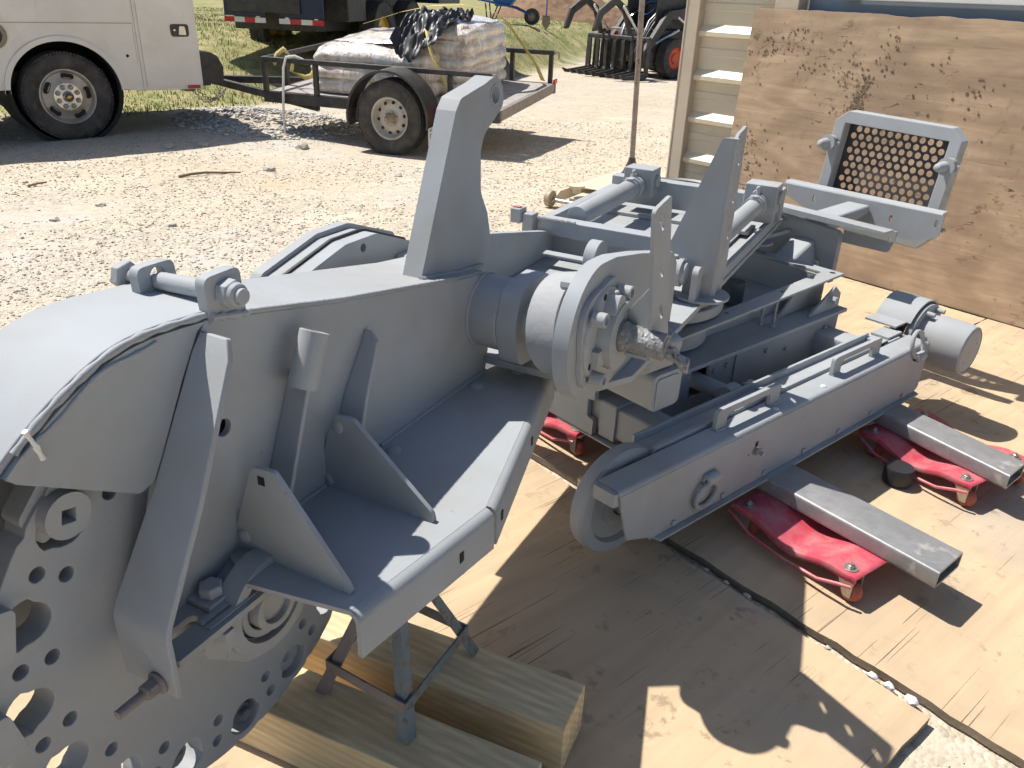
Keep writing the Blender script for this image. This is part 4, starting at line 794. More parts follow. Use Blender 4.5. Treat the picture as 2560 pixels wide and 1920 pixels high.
mb=MB(); mb.prism(fo,GY,GY+.055,'c',[fi]); guard=gt(mb).build('radiator_guard',P_,SG,bev=.003)
hl=[]; px,pz=.0305,.0264; row=0; zz=gz0+.068
while zz<gz1-.062:
    xx=gx0+.066+(px/2 if row%2 else 0)
    while xx<gx1-.062: hl.append(circ((xx,zz),.0113,12)); xx+=px
    zz+=pz; row+=1
mb=MB(); mb.prism([(gx0+.04,gz0+.043),(gx1-.04,gz0+.043),(gx1-.04,gz1-.043),(gx0+.04,gz1-.043)],GY+.044,GY+.046,'c',hl); gt(mb).build('perforated_sheet',M['mesh'],guard,bev=0)
for (x,z) in ((gx0+.012,.772),(gx1-.012,.772)):
    mb=MB(); mb.cyl((x,GY-.040,z),(x,GY-.001,z),.030,.026,n=20); mb.cyl((x-.014,GY-.062,z-.004),(x-.004,GY-.03,z),.015,.020,n=14); mb.dome((x-.014,GY-.062,z-.004),(-.4,-1,-.1),.015,.010); mb.prism(rpoly([(x-.03,z-.012),(x+.03,z-.016),(x+.04,z+.004),(x-.02,z+.018)],.006),GY-.02,GY-.008,'c'); gt(mb).build('rubber_clamp',PC,guard,bev=.003)
# ------------------------------------------------------------------ steel tubes under the tracks
def rtube(nm,x0,x1,y0,y1,z0,z1,skew,label):
    mb=MB(); o_=rpoly([(y0,z0),(y1,z0),(y1,z1),(y0,z1)],.009,5); i_=rpoly([(y0+.006,z0+.006),(y1-.006,z0+.006),(y1-.006,z1-.006),(y0+.006,z1-.006)],.006,5)
    mb.prism(o_,x0,x1,'u',[i_]); mb.v=[Vector((v.x,v.y+skew*(v.x-x1),v.z)) for v in mb.v]
    return solo(mb,nm,M['steel'],label,'steel tube','steel tubes carrying the grinder',loc=((x0+x1)/2,(y0+y1)/2,z0),bev=.0008)
rtube('steel_tube',-2.1,-.444,1.670,1.797,.0765,.1225,-.05,'bare grey rectangular steel tube under the track nearer the cutter wheel, open end forward')
rtube('steel_tube',-2.1,-.512,2.246,2.362,.0765,.1225,-.17,'bare grey rectangular steel tube with water stains under the far end of the track')
# ------------------------------------------------------------------ wheel dollies
def dolly():
    t=thing('wheel_dolly','red','dolly',(0,0,0))
    def prof(x):
        q=abs(x)/.19; return .0755 if q>.62 else .047+.0285*sm(q/.62)
    xs=[-.19+.38*i/26 for i in range(27)]; ys=[-.155,-.15,.15,.155]
    mb=MB(); vs=[];
    for k,y in enumerate(ys):
        for x in xs:
            cut=.0
            if abs(x)>.165 and abs(y)>.14: cut=.02
            vs.append((x*(1-cut*2),y*(1-cut),prof(x)-(.012 if k in (0,3) else 0)))
    n=len(xs); mb.add(vs,[(j*n+i,j*n+i+1,(j+1)*n+i+1,(j+1)*n+i) for j in range(3) for i in range(n-1)]); mb.build('dish_plate',M['red'],t,bev=0,solid=.004,ang=50)
    for sx in (-1,1):
        mb=MB(); mb.tube([(-.18,sx*.160,.058),(-.155,sx*.170,.060),(-.10,sx*.170,.034),(0,sx*.168,.026),(.10,sx*.170,.034),(.155,sx*.170,.056),(.18,sx*.160,.058)],.0045,7); mb.build('brace_rod',M['red'],t,bev=0)
        for sy in (-1,1):
            x,y=sx*.150,sy*.122
            mb=MB(); mb.hexb((x,y,.0775),(0,0,1),.0085,.007,.0165,.002); mb.cyl((x,y,.086),(x,y,.091),.0045,n=8); mb.build('castor_bolt',M['zinc'],t,bev=.0005)
            cx,cy=x+.018,y-.006
            ca=MB(); ca.box((x-.021,y-.024,.068),(x+.027,y+.024,.0715)); 
            for k in (-1,1): ca.prism(rpoly([(x-.018,.069),(x+.028,.069),(cx+.010,.018),(cx-.008,.018)],.004),cy+k*.019-.0015,cy+k*.019+.0015,'c')
            cst=ca.build('castor_fork',M['zinc'],t,bev=.0006)
            mb=MB(); mb.lathe((cx,cy-.015,.0265),(0,1,0),[(0,0),(.015,0),(.022,.003),(.0262,.009),(.0262,.021),(.022,.027),(.015,.030),(0,.030)],22); mb.build('castor_wheel',M['castor'],cst,bev=0)
            mb=MB(); mb.cyl((cx,cy-.020,.0265),(cx,cy+.020,.0265),.0075,n=12); mb.build('castor_axle',M['zinc'],cst,bev=0)
    return t
def dup(root,loc,rz,label):
    r=root.copy(); COL.objects.link(r); r.location=loc; r.rotation_euler=(0,0,rz); r['label']=label
    for c in list(root.children):
        k=c.copy(); COL.objects.link(k); k.parent=r
        for g in list(c.children): q=g.copy(); COL.objects.link(q); q.parent=k
    return r
D0=dolly(); D0['group']='red wheel dollies under the steel tubes'
D0.location=(-.738,1.722,0); D0.rotation_euler=(0,0,R_(-5)); D0['label']='red steel wheel dolly under the tube nearer the cutter wheel, at the idler end'
dup(D0,(-.732,2.365,0),R_(-9),'red steel wheel dolly with a black puck beside it, under the far tube')
dup(D0,(-1.60,1.66,0),R_(-3),'red wheel dolly in deep shade beneath the chassis front'); dup(D0,(-1.86,2.42,0),R_(-5),'red wheel dolly hidden in shade under the far side track')
mb=MB(); mb.lathe((-.762,2.168,.0),(0,0,1),[(0,.004),(.036,.004),(.041,.010),(.042,.050),(.038,.056),(0,.056)],32); solo(mb,'rubber_puck',M['tarp'],'black rubber puck standing on the plywood beside the far red dolly','rubber puck',None,loc=(-.762,2.168,0),bev=0)
mb=MB(); mb.box((-1.22,1.30,.0),(-1.07,1.345,.115)); solo(mb,'wood_block',M['timber'],'short wood block standing behind the idler wheel','wood block',None,loc=(-1.15,1.32,0),bev=.002)
# ------------------------------------------------------------------ timbers
TY=R_(26.5)
def timber(p,L,w,h,label):
    """p = right hand end, near top corner"""
    mb=MB(); mb.box((-L,0,0),(0,w,h)); o=mb.build('timber',M['timber'],None,bev=.003); o.location=p; o.rotation_euler=(0,0,TY); return tag(o,label,'timber','pine timbers under the jack stand')
timber((-.588,.554,0),1.5,.112,.112,'pine timber nearest the cutter wheel, under the near foot of the jack stand')
timber((-.661,.727,.0),1.42,.112,.112,'pine timber with dark cracks and a clean sawn end, farther from the cutter wheel')
# ------------------------------------------------------------------ jack stand
js=thing('jack_stand','worn blue and rusty four legged jack stand standing on two timbers under the chip tray','jack stand',(-.95,.58,.112))
ap=Vector((-.948,.575,.40)); feet=[Vector((-.800,.497,.113)),Vector((-.900,.726,.113)),Vector((-1.095,.655,.113)),Vector((-1.0,.43,.113))]
def angle_leg(f,a,m):
    d=(a-f).normalized(); out=(f-Vector((ap.x,ap.y,f.z))); out.z=0; out.normalize(); s_=Vector((-out.y,out.x,0)); mb=MB(); w0,w1,t_=.023,.018,.004
    for sg in (1,-1):
        e=(s_*sg-out).normalized()
        mb.hexa([f,f+e*w0,f+e*w0-out*t_,f-out*t_,a+out*.012,a+out*.012+e*w1,a+out*.012+e*w1-out*t_,a+out*.012-out*t_])
    return mb.build('leg',m,js,bev=.0008)
for f,m_ in zip(feet,(M['bluepaint'],M['bluepaint'],M['rustbrown'],M['rustbrown'])): angle_leg(f,ap,m_)
for i in range(4):
    a=feet[i].lerp(ap,.16); b_=feet[(i+1)%4].lerp(ap,.16); mb=MB(); d=(b_-a).normalized(); s_=Vector((0,0,1)); sd=d.cross(s_)
    mb.hexa([a-sd*.002,b_-sd*.002,b_+sd*.002,a+sd*.002,a-sd*.002+s_*.022,b_-sd*.002+s_*.022,b_+sd*.002+s_*.022,a+sd*.002+s_*.022]); mb.build('brace',M['bluepaint'] if i in(0,) else M['rustbrown'],js,bev=.0006)
mb=MB(); mb.cyl(ap-Vector((0,0,.06)),ap+Vector((0,0,.04)),.026,n=18); mb.box((ap.x-.05,ap.y-.03,ap.z+.04),(ap.x+.05,ap.y+.03,ap.z+.055)); mb.build('head',M['rustbrown'],js)
# ------------------------------------------------------------------ floor jack and tub behind the machine
fj=thing('floor_jack','long low floor jack with its black handle standing upright beside the building corner','floor jack',(-3.95,4.1,-.06))
def gz_(x,y): return gh(x,y)
JO=Vector((-3.80,3.72,gz_(-3.8,3.72))); JE=Vector((-4.10,4.78,gz_(-4.1,4.78))); jd=(JE-JO); jd.z=0; jd.normalize(); jy=math.atan2(jd.y,jd.x); J=frame((JO.x,JO.y,JO.z),jy)
for sg in (-1,1): mb=MB(J); mb.prism(rpoly([(-.02,.035),(.10,.10),(.75,.115),(1.06,.09),(1.06,.03),(.1,.03)],.02),sg*.12-.005,sg*.12+.005,'c'); mb.build('side_plate',M['cream'],fj,bev=.002)
mb=MB(J); mb.prism([(.25,-.113),(1.02,-.113),(1.02,.113),(.25,.113)],.108,.114,'z'); mb.build('cover',M['cream'],fj,bev=.002)
for x,r,y in ((.03,.055,-.15),(.03,.055,.15),(1.02,.045,-.14),(1.02,.045,.14)): mb=MB(J); mb.cyl((x,y-.02,r),(x,y+.02,r),r,n=22); mb.build('jack_wheel',M['spade'],fj,bev=.004)
mb=MB(J); mb.cyl((.03,-.14,.05),(.03,.14,.05),.014,n=12); mb.build('front_axle',M['zinc'],fj,bev=0)
mb=MB(J); mb.lathe((.12,0,.10),(0,0,1),[(.03,0),(.03,.03),(.055,.04),(.06,.055),(0,.05)],24); mb.prism([(.08,.07),(.6,.09),(.6,.05),(.08,.05)],-.03,.03,'c'); mb.build('saddle',M['cream'],fj,bev=.002)
mb=MB(J); mb.lathe((.93,0,.10),(0,0,1),[(.085,0),(.06,.03),(.03,.10),(.024,.13),(0,.13)],20); mb.build('handle_socket',M['black'],fj,bev=0)
mb=MB(); b0=J((.93,0,.2)); mb.cyl(b0,b0+Vector((-.05,-.03,1.55)),.0195,n=14); mb.build('handle',M['rustbrown'],fj,bev=0)
mb=MB(); 
TB=Vector((-2.95,3.80,.0)); mb.lathe(TB+Vector((0,0,-.02)),(0,0,1),[(0,.02),(.16,.02),(.20,.27),(.215,.275),(.215,.285),(.19,.285),(.15,.03),(0,.03)],40); tb=solo(mb,'rubber_tub',M['tarp'],'black round tub with a pale rim in front of the building corner','tub',None,loc=tuple(TB),bev=0)
mb=MB(); mb.lathe((-2.95,3.80,0),(0,0,1),[(.205,.262),(.219,.262),(.220,.272),(.212,.276),(.205,.262)],40); o=mb.build('pale_rim',M['whiteflat'],None,bev=0); o.parent=tb; o.location=(2.95,-3.80,0)
# ------------------------------------------------------------------ small rocks and sticks in the yard
RK=[((-6.53,2.86),.085,'flat grey stone lying alone on the pale dust right of the dry stick'),((-5.66,1.31),.055,'tan stone at the left of the gravel yard, near the lone twig'),((-4.74,1.45),.055,'tan lump of stone in the gravel nearest the cutter hood'),((-7.92,2.51),.10,'grey rock right of the white truck wheel, left one of a pair'),((-7.83,2.80),.09,'grey rock right of the white truck wheel, right one of a pair'),((-5.27,.955),.05,'small tan stone near the left edge of the yard'),((-5.72,3.63),.06,'small stone on the dust below the trailer tyre'),((-6.83,1.1),.045,'small pale stone left of the yard just in front of the truck wheel shadow'),((-7.30,3.55),.12,'whitish rock in the shade beside the trailer tyre')]
for i,((x,y),s_,lb) in enumerate(RK): solo(rock((x,y,gh(x,y)+s_*.1),s_*.72,50+i,.5),'rock',M['stone'],lb,'rock','loose rocks in the yard',loc=(x,y,gh(x,y)),bev=0,ang=25)
def stick(P,r,lb): mb=MB(); mb.tube([(x,y,gh(x,y)+.012+.01*math.sin(i)) for i,(x,y) in enumerate(P)],[r*(1-.5*i/len(P)) for i in range(len(P))],6); solo(mb,'stick',M['bark'],lb,'stick',None,loc=(P[0][0],P[0][1],gh(*P[0])),bev=0)
stick([(-6.48,2.10),(-6.50,2.2),(-6.515,2.32),(-6.51,2.42),(-6.50,2.52),(-6.49,2.60)],.012,'long thin dry stick lying on the dust in front of the truck')
stick([(-6.62,1.08),(-6.64,1.15),(-6.65,1.21)],.009,'short twig on the dust at the left edge')
# ------------------------------------------------------------------ wheels
def tyre(mb,o,ax,R,r,w,n=64,tread=True):
    h=w/2; prof=[(r,-h*.72),(r+.02,-h*.86),((R+r)/2,-h),(R-.03,-h*.93),(R-.008,-h*.80)]
    if tread:
        gr=[-.55,-.2,.2,.55]
        for g in gr: prof+=[(R,h*(g-.10)),(R-.010,h*(g-.07)),(R-.010,h*(g+.07)),(R,h*(g+.10))]
    prof+=[(R-.008,h*.80),(R-.03,h*.93),((R+r)/2,h),(r+.02,h*.86),(r,h*.72)]
    mb.lathe(o,ax,prof,n); return mb
def wheel(par,fr,o,ax,R,r,w,kind,rm,name='wheel'):
    mb=MB(fr); tyre(mb,o,ax,R,r,w); t=mb.build(name,M['rubber'],par,bev=0,ang=32)
    # tread lugs on the shoulders
    A=Vector(ax).normalized(); u=A.orthogonal().normalized(); v=A.cross(u); O_=Vector(o); mb=MB(fr); NL=84
    for k in range(NL):
        for sg in (-1,1):
            a=2*math.pi*(k+(.5 if sg>0 else 0))/NL; e=u*math.cos(a)+v*math.sin(a); s_=-u*math.sin(a)+v*math.cos(a); c=O_+e*(R-.006)+A*(sg*w*.40)
            q=[c+s_*x*.0085*(R/.4)+A*sg*y*w*.07+e*z for z in (-.01,.0065) for (x,y) in ((-1,-1),(1,-1),(1,1),(-1,1))]; mb.hexa(q)
    mb.build('tread',M['rubber'],t,bev=0)['kind']='stuff'
    mb=MB(fr); F=w*.36
    if kind=='truck':
        mb.lathe(o,ax,[(r,-F),(r+.004,F*.9),(r+.006,F),(r-.012,F+.004),(r-.02,F-.01),(r-.035,F*.55),(r*.62,F*.62),(r*.52,F*.80),(r*.36,F*.84),(0,F*.80)],60); rim=mb.build('rim',rm,t,bev=0,ang=40)
        for k in range(5):
            a=R_(90+72*k+18); e=u*math.cos(a)+v*math.sin(a); s_=-u*math.sin(a)+v*math.cos(a); c=O_+e*r*.735+A*(F*.60)
            pts=slot((0,0),.055,.040,math.pi/2,6); m2=MB(fr); n=len(pts); vs=[c+e*p[0]*-.0+e*p[0]+s_*p[1]+A*.0 for p in pts]+[c+e*p[0]*1.25+s_*p[1]*1.18+A*.008 for p in pts]
            m2.add(vs,[tuple(range(n))]+[(i,(i+1)%n,n+(i+1)%n,n+i) for i in range(n)]); m2.build('rim_slot',M['hole'],rim,bev=0)
        mb=MB(fr); mb.lathe(O_+A*(F*.80),ax,[(r*.52,-.01),(r*.50,.012),(r*.20,.018),(r*.18,.045),(r*.16,.05),(0,.05)],40); hb=mb.build('hub',M['chrome'],t,bev=.001)
        for k in range(8):
            a=2*math.pi*(k+.5)/8; e=u*math.cos(a)+v*math.sin(a); mb=MB(fr); mb.dome(O_+e*r*.37+A*(F*.80+.014),ax,.024,.03,12); mb.build('wheel_nut',M['rim_steel'],hub_parent(t,hb),bev=0)
        mb=MB(fr); mb.cyl(O_+A*(F*.80+.05),O_+A*(F*.80+.053),r*.155,n=30); mb.build('centre_cap',M['black'],hb,bev=0)
        mb=MB(fr); zz=Vector((0,0,1)); yy=zz.cross(A); ro=R_(18); e1=yy*math.cos(ro)+zz*math.sin(ro); e2=-yy*math.sin(ro)+zz*math.cos(ro); c=O_+A*(F*.80+.0535)
        pl_=[(-.034,-.008),(-.012,-.008),(-.010,-.018),(.014,-.018),(.014,-.008),(.034,-.008),(.030,.008),(.012,.008),(.010,.018),(-.014,.018),(-.014,.008),(-.030,.008)]
        n=len(pl_); vs=[c+e1*p[0]*.72+e2*p[1]*.72 for p in pl_]; vs+=[q+A*.003 for q in vs]; mb.add(vs,[tuple(range(n)),tuple(range(2*n-1,n-1,-1))]+[(i,(i+1)%n,n+(i+1)%n,n+i) for i in range(n)]); mb.build('gold_emblem',M['gold'],hb,bev=0)
    elif kind=='trailer':
        mb.lathe(o,ax,[(r,-F),(r+.004,F*.95),(r-.008,F+.006),(r-.018,F),(r-.024,F*.35),(r*.80,F*.12),(r*.62,F*.45),(r*.40,F*.50),(r*.36,F*.42),(0,F*.42)],56); rim=mb.build('rim',rm,t,bev=0,ang=40)
        for k in range(10):
            a=2*math.pi*k/10; e=u*math.cos(a)+v*math.sin(a); m2=MB(fr); m2.lathe(O_+e*r*.70+A*(F*.36),ax,[(0,.004),(.0155,.004),(.0155,-.01)],16); m2.build('rim_hole',M['hole'],rim,bev=0)
        mb=MB(fr); mb.lathe(O_+A*F*.40,ax,[(.052,0),(.046,.02),(.040,.07),(.032,.082),(.020,.085),(.020,.11),(0,.112)],22); hb=mb.build('hub',M['spade'],t,bev=0)
        for k in range(5):
            a=2*math.pi*k/5; e=u*math.cos(a)+v*math.sin(a); mb=MB(fr); mb.hexb(O_+e*.058+A*(F*.48),ax,.0115,.018); mb.build('wheel_nut',M['rim_steel'],t,bev=0)
    else:
        mb.lathe(o,ax,[(r,-F),(r+.004,F*.9),(r-.012,F),(r-.03,F*.5),(r*.5,F*.42),(r*.42,F*.75),(0,F*.75)],36); mb.build('rim',rm,t,bev=0,ang=40)
    return t
def hub_parent(t,hb): return hb
# ------------------------------------------------------------------ white service truck
TX=-8.75
tr=thing('service_truck','dusty white service body pickup truck seen from its rear wheel to its tail','truck',(-9.7,.6,-.18))
yc,zc=1.935,.215
arch=[(yc+.485*math.cos(R_(a)),zc+.04+.455*math.sin(R_(a))) for a in range(2,179,8)]
side=[(-.45,.29),(1.445,.29)]+[(p[0],p[1]) for p in reversed(arch)]+[(2.425,.262),(2.60,.245),(3.205,.238),(3.215,.30),(3.215,1.62),(-.45,1.62)]
def xp(poly,x0,x1,nm,m,par,bev=.006,holes=()): mb=MB(); mb.prism(poly,x0,x1,'u',holes); return mb.build(nm,m,par,bev=bev)
body=xp(side,TX-.03,TX,'service_body',M['white'],tr,.008)
mb=MB(); mb.box((TX-1.98,-.45,.85),(TX-.031,3.2,1.615)); mb.build('body_core',M['white'],body)
xp(side,TX-2.02,TX-1.99,'far_body_side',M['white'],tr)
mb=MB(); mb.box((TX-1.98,3.17,.30),(TX-.04,3.20,.85)); mb.build('tail_panel',M['white'],body)
lipo=[(yc+.52*math.cos(R_(a)),zc+.04+.49*math.sin(R_(a))) for a in range(0,181,6)]; lipi=[(yc+.475*math.cos(R_(a)),zc+.04+.445*math.sin(R_(a))) for a in range(180,-1,-6)]
xp([(2.455,.265)]+lipo+[(1.415,.295),(1.46,.295)]+lipi+[(2.41,.265)],TX,TX+.022,'wheel_arch_lip',M['white'],tr,.012)
def door(y0,y1,z0,z1,nm='compartment_door'): return xp(rpoly([(y0,z0),(y1,z0),(y1,z1),(y0,z1)],.008),TX+.001,TX+.018,nm,M['white'],body,.004)
d1=door(2.655,3.175,.275,1.60); door(-.40,2.60,.865,1.60); door(-.40,1.30,.31,.845)
def seam(lo,hi): mb=MB(); mb.box(lo,hi); mb.build('panel_gap',M['spade'],body,bev=0)
seam((TX,2.6195,.245),(TX+.0015,2.6235,1.6)); seam((TX,.0,.850),(TX+.0015,2.60,.856)); seam((TX,2.600,.50),(TX+.0012,2.603,.85))
xp(rpoly([(2.95,.735),(3.125,.735),(3.128,.85),(2.945,.85)],.03,5),TX+.0185,TX+.026,'latch_plate',M['black'],d1,.003)
xp(rpoly([(3.02,.752),(3.095,.752),(3.085,.83),(3.03,.83)],.01),TX+.0265,TX+.040,'latch_paddle',M['chrome'],d1,.004)
mb=MB(); mb.lathe((TX+.026,2.985,.795),(1,0,0),[(0,0),(.010,0),(.010,.006),(0,.006)],14); mb.build('latch_lock',M['chrome'],d1,bev=0)
mb=MB(); mb.lathe((TX,2.515,.565),(1,0,0),[(0,.003),(.014,.003),(.014,0)],16); mb.build('plug_hole',M['hole'],body,bev=0)
mb=MB(); mb.lathe((TX,1.415,.75),(1,0,0),[(.085,0),(.115,.012),(.105,.022),(.085,.010),(0,.006)],32); fc=mb.build('fuel_filler',M['spade'],body,bev=0)
mb=MB(); mb.lathe((TX+.008,1.415,.75),(1,0,0),[(.08,0),(.05,.02),(.045,.05),(0,.05)],24); mb.build('filler_cap',M['black'],fc,bev=0)
xp([(3.05,.248),(3.175,.248),(3.175,.282),(3.05,.284)],TX+.019,TX+.024,'reflector',M['lens'],tr,.001)
wheel(tr,W,(TX-.13,1.935,.212),(1,0,0),.395,.245,.25,'truck',M['rim_steel'],'rear_wheel')
wheel(tr,W,(TX-1.87,1.935,.212),(-1,0,0),.395,.245,.25,'plain',M['rim_steel'],'rear_wheel')
wheel(tr,W,(TX-.13,-2.05,.212),(1,0,0),.395,.245,.25,'plain',M['rim_steel'],'front_wheel'); wheel(tr,W,(TX-1.87,-2.05,.212),(-1,0,0),.395,.245,.25,'plain',M['rim_steel'],'front_wheel')
mb=MB(); mb.box((TX-1.9,-3.0,.30),(TX-.35,3.1,.42)); mb.cyl((TX-1.8,1.935,.212),(TX-.2,1.935,.212),.06,n=16); mb.lathe((TX-1.0,1.935,.212),(1,0,0),[(0,-.2),(.15,-.12),(.15,.12),(0,.2)],20); mb.build('undercarriage',M['black'],tr)
mb=MB(); mb.lathe((TX-.60,1.935,.26),(1,0,0),[(.50,0),(.50,.565),(.46,.565),(.46,.02),(0,.02)],30,0,math.pi*2); mb.build('wheel_well',M['hole'],tr,bev=0)
cabp=[(-.5,.35),(-3.5,.35),(-3.62,.55),(-3.58,.95),(-2.35,1.10),(-1.75,1.68),(-.75,1.72),(-.5,1.62)]
xp(cabp,TX-1.95,TX-.03,'cab',M['white'],tr,.04); xp([(-1.9,1.12),(-1.55,1.58),(-.8,1.60),(-.8,1.14)],TX-.029,TX-.024,'cab_window',M['black'],tr)
# bumper, hitch
mb=MB(); mb.prism(rpoly([(3.225,.275),(3.46,.285),(3.475,.44),(3.42,.545),(3.36,.58),(3.225,.585)],.02),TX-1.95,TX-.07,'u'); mb.build('step_bumper',M['black'],tr,bev=.012)
mb=MB(); mb.box((TX-1.04,3.2,.17),(TX-.96,3.50,.25)); mb.box((TX-1.75,3.12,.19),(TX-.25,3.22,.27)); hr=mb.build('hitch_receiver',M['rustbrown'],tr,bev=.006)
hb_=Vector((TX-1.0,3.60,.24)); mb=MB(); mb.box((TX-1.03,3.50,.16),(TX-.97,3.66,.20)); mb.cyl((hb_.x,hb_.y,.2),(hb_.x,hb_.y,.25),.016); mb.lathe((hb_.x,hb_.y,.27),(0,0,1),[(0,-.026)]+[(.026*math.cos(R_(a)),.026*math.sin(R_(a))) for a in range(-60,90,20)]+[(0,.026)],16); mb.build('hitch_ball',M['black'],hr,bev=.002)
mb=MB(); mb.box((TX-.80,3.46,.36),(TX-.70,3.54,.47)); mb.build('wiring_socket',M['black'],tr,bev=.01)
# ------------------------------------------------------------------ utility trailer
AA=Vector((.875,.485,0)).normalized(); NN=Vector((-AA.y,AA.x,0))
def TRF(p): return AA*p[0]+NN*p[1]+Vector((0,0,p[2]+(p[1]-7.14)*.078))
tl=thing('utility_trailer','black steel utility trailer with plank deck, low rails and white steel wheels','trailer',tuple(TRF((-4.1,7.9,-.3))))
BK=M['black']; N0,N1=7.14,8.78; A0,A1=-5.42,-2.83
def tb_(lo,hi,nm='frame_bar',m=BK,bev=.004): mb=MB(TRF); mb.box(lo,hi); return mb.build(nm,m,tl,bev=bev)
tb_((A0,N0,.155),(A1,N0+.05,.255)); tb_((A0,N1-.05,.155),(A1,N1,.255)); tb_((A0,N0+.051,.155),(A0+.05,N1-.051,.255)); tb_((A1-.05,N0+.051,.165),(A1,N1-.051,.262),'rear_beam',M['rustbrown'])
for i in range(3): tb_((A0+.6*(i+1),N0+.051,.165),(A0+.6*(i+1)+.04,N1-.051,.20))
nb=8; bw=(N1-N0-.104)/nb
M['deckwood']=paint('weathered_deck_plank',(.34,.31,.29),(.44,.41,.38),.85,3,60,.4,dirt=((.22,.19,.17),7,.6))
for i in range(nb):
    tb_((A0+.052,N0+.052+i*bw+.004,.222),(A1-.052,N0+.052+(i+1)*bw-.004,.260),'deck_plank',M['deckwood'],.004)
RZ=.585
for n_ in (N0,N1-.045): tb_((A0,n_,RZ-.045),(A1-.10 if n_==N0 else A1-.04,n_+.045,RZ),'top_rail')
tb_((A0,N0+.046,RZ-.045),(A0+.045,N1-.046,RZ),'top_rail')
for n_ in (N0,N1-.045):
    for a in (A0,-4.82,-3.36,A1-.145 if n_==N0 else A1-.085): tb_((a,n_,.256),(a+.045,n_+.044,RZ-.046),'rail_post')
for n_ in (7.5,8.4): tb_((A0,n_,.256),(A0+.044,n_+.045,RZ-.046),'rail_post')
wa=-3.86
for (nc,sg) in ((7.0,-1),(8.92,1)):
    o_=[(wa+.430*math.cos(R_(a)),.158+.430*math.sin(R_(a))) for a in range(-8,196,8)]; i_=[(wa+.424*math.cos(R_(a)),.158+.424*math.sin(R_(a))) for a in range(192,-10,-8)]
    mb=MB(TRF); mb.prism(o_+i_,nc-.125,nc+.125,'c'); mb.build('fender',BK,tl,bev=0,ang=30)
    lo_=[(wa+.434*math.cos(R_(a)),.158+.434*math.sin(R_(a))) for a in range(-8,196,8)]; li_=[(wa+.412*math.cos(R_(a)),.158+.412*math.sin(R_(a))) for a in range(192,-10,-8)]
    mb=MB(TRF); mb.prism(lo_+li_,nc+sg*.126,nc+sg*.132,'c'); mb.build('fender_lip',BK,tl,bev=0)
    wheel(tl,TRF,(wa,nc,.158),(0,sg,0),.345,.195,.205,'trailer',M['rim_tan'])
mb=MB(TRF); mb.cyl((wa,7.1,.158),(wa,8.8,.158),.03,n=14); mb.box((wa-.35,7.2,.10),(wa+.35,7.24,.13)); mb.build('axle',BK,tl)
def bar(p,q,w,h,nm,m=BK):
    p=Vector(p);q=Vector(q); d=(q-p).normalized(); s_=Vector((-d.y,d.x,0)).normalized()*w/2; u=Vector((0,0,h)); mb=MB(TRF); mb.hexa([p-s_,q-s_,q+s_,p+s_,p-s_+u,q-s_+u,q+s_+u,p+s_+u]); return mb.build(nm,m,tl,bev=.004)
hp=Vector((hb_.dot(AA),hb_.dot(NN),0)); hz=.20-(hp.y-7.14)*.078
bar((A0+.6,7.20,.10),(hp.x+.12,hp.y-.03,hz),.05,.075,'tongue_bar'); bar((A0+.6,8.70,.10),(hp.x+.12,hp.y+.03,hz),.05,.075,'tongue_bar')
mb=MB(TRF); mb.box((hp.x-.06,hp.y-.045,hz+.02),(hp.x+.22,hp.y+.045,hz+.09)); mb.box((hp.x+.0,hp.y-.02,hz+.09),(hp.x+.12,hp.y+.02,hz+.15)); mb.build('coupler',BK,tl,bev=.012)
for off in (-.10,.06):
    for k in range(16):
        q=k/15; y=3.45+.38*q; z=.17-.20*math.sin(q*math.pi)*(1 if off<0 else .75); c=Vector((TX-1.0+off+.06*q,y,z)); a=k%2
        ax1=Vector((0,1,-.8*math.cos(q*math.pi))).normalized(); ax2=Vector((1,0,0)) if a else Vector((0,0,1)); ax2=(ax2-ax1*ax2.dot(ax1)).normalized()
        mb=MB(); mb.tube([c+ax1*.022*math.cos(2*math.pi*i/10)+ax2*.013*math.sin(2*math.pi*i/10) for i in range(10)],.0045,5,closed=True); mb.build('chain_link',M['rustbrown'],tl,bev=0)
mb=MB(TRF); mb.box((-3.375,N0-.155,.165),(-3.345,N0-.045,.315)); mb.build('tail_light',M['lens'],tl,bev=.008)
mb=MB(TRF); mb.box((A1-.001,N1-.12,.26),(A1+.025,N1-.03,.31)); mb.build('tail_light',M['lens'],tl,bev=.008)
mb=MB(TRF); mb.box((-3.43,N0-.16,.08),(-3.36,N0-.02,.165)); mb.build('light_bracket',BK,tl)
# licence plate behind the tyre
PF=lambda p: TRF((-3.335,N0-.24+p[0],-.045+p[1])) if False else None
pc=(-3.40,N0-.02)
mb=MB(TRF); mb.box((-3.412,N0-.30,-.03),(-3.408,N0+.005,.122)); lp=mb.build('licence_plate',M['plate'],tl,bev=.002)
def text(s_,fr,size,par,nm,m):
    cu=bpy.data.curves.new(nm,'FONT'); cu.body=s_; cu.size=size; cu.extrude=.0008; ob=bpy.data.objects.new(nm,cu); COL.objects.link(ob)
    dg=bpy.context.evaluated_depsgraph_get(); me_=ob.evaluated_get(dg).to_mesh(); vs=[tuple(v.co) for v in me_.vertices]; fs=[tuple(p.vertices) for p in me_.polygons]; bpy.data.objects.remove(ob)
    mb=MB(fr); mb.add(vs,fs); return mb.build(nm,m,par,bev=0)
PT=lambda p: TRF((-3.4075+p[2],N0-.295+p[0],-.03+p[1]))
text('NORTH',PT and (lambda p: PT((p[0]+.02,p[1]+.118,p[2]))),.034,lp,'plate_lettering',M['ink'])
text('DC',lambda p: PT((p[0]*.8+.02,p[1]+.02,p[2])),.115,lp,'plate_lettering',M['ink'])
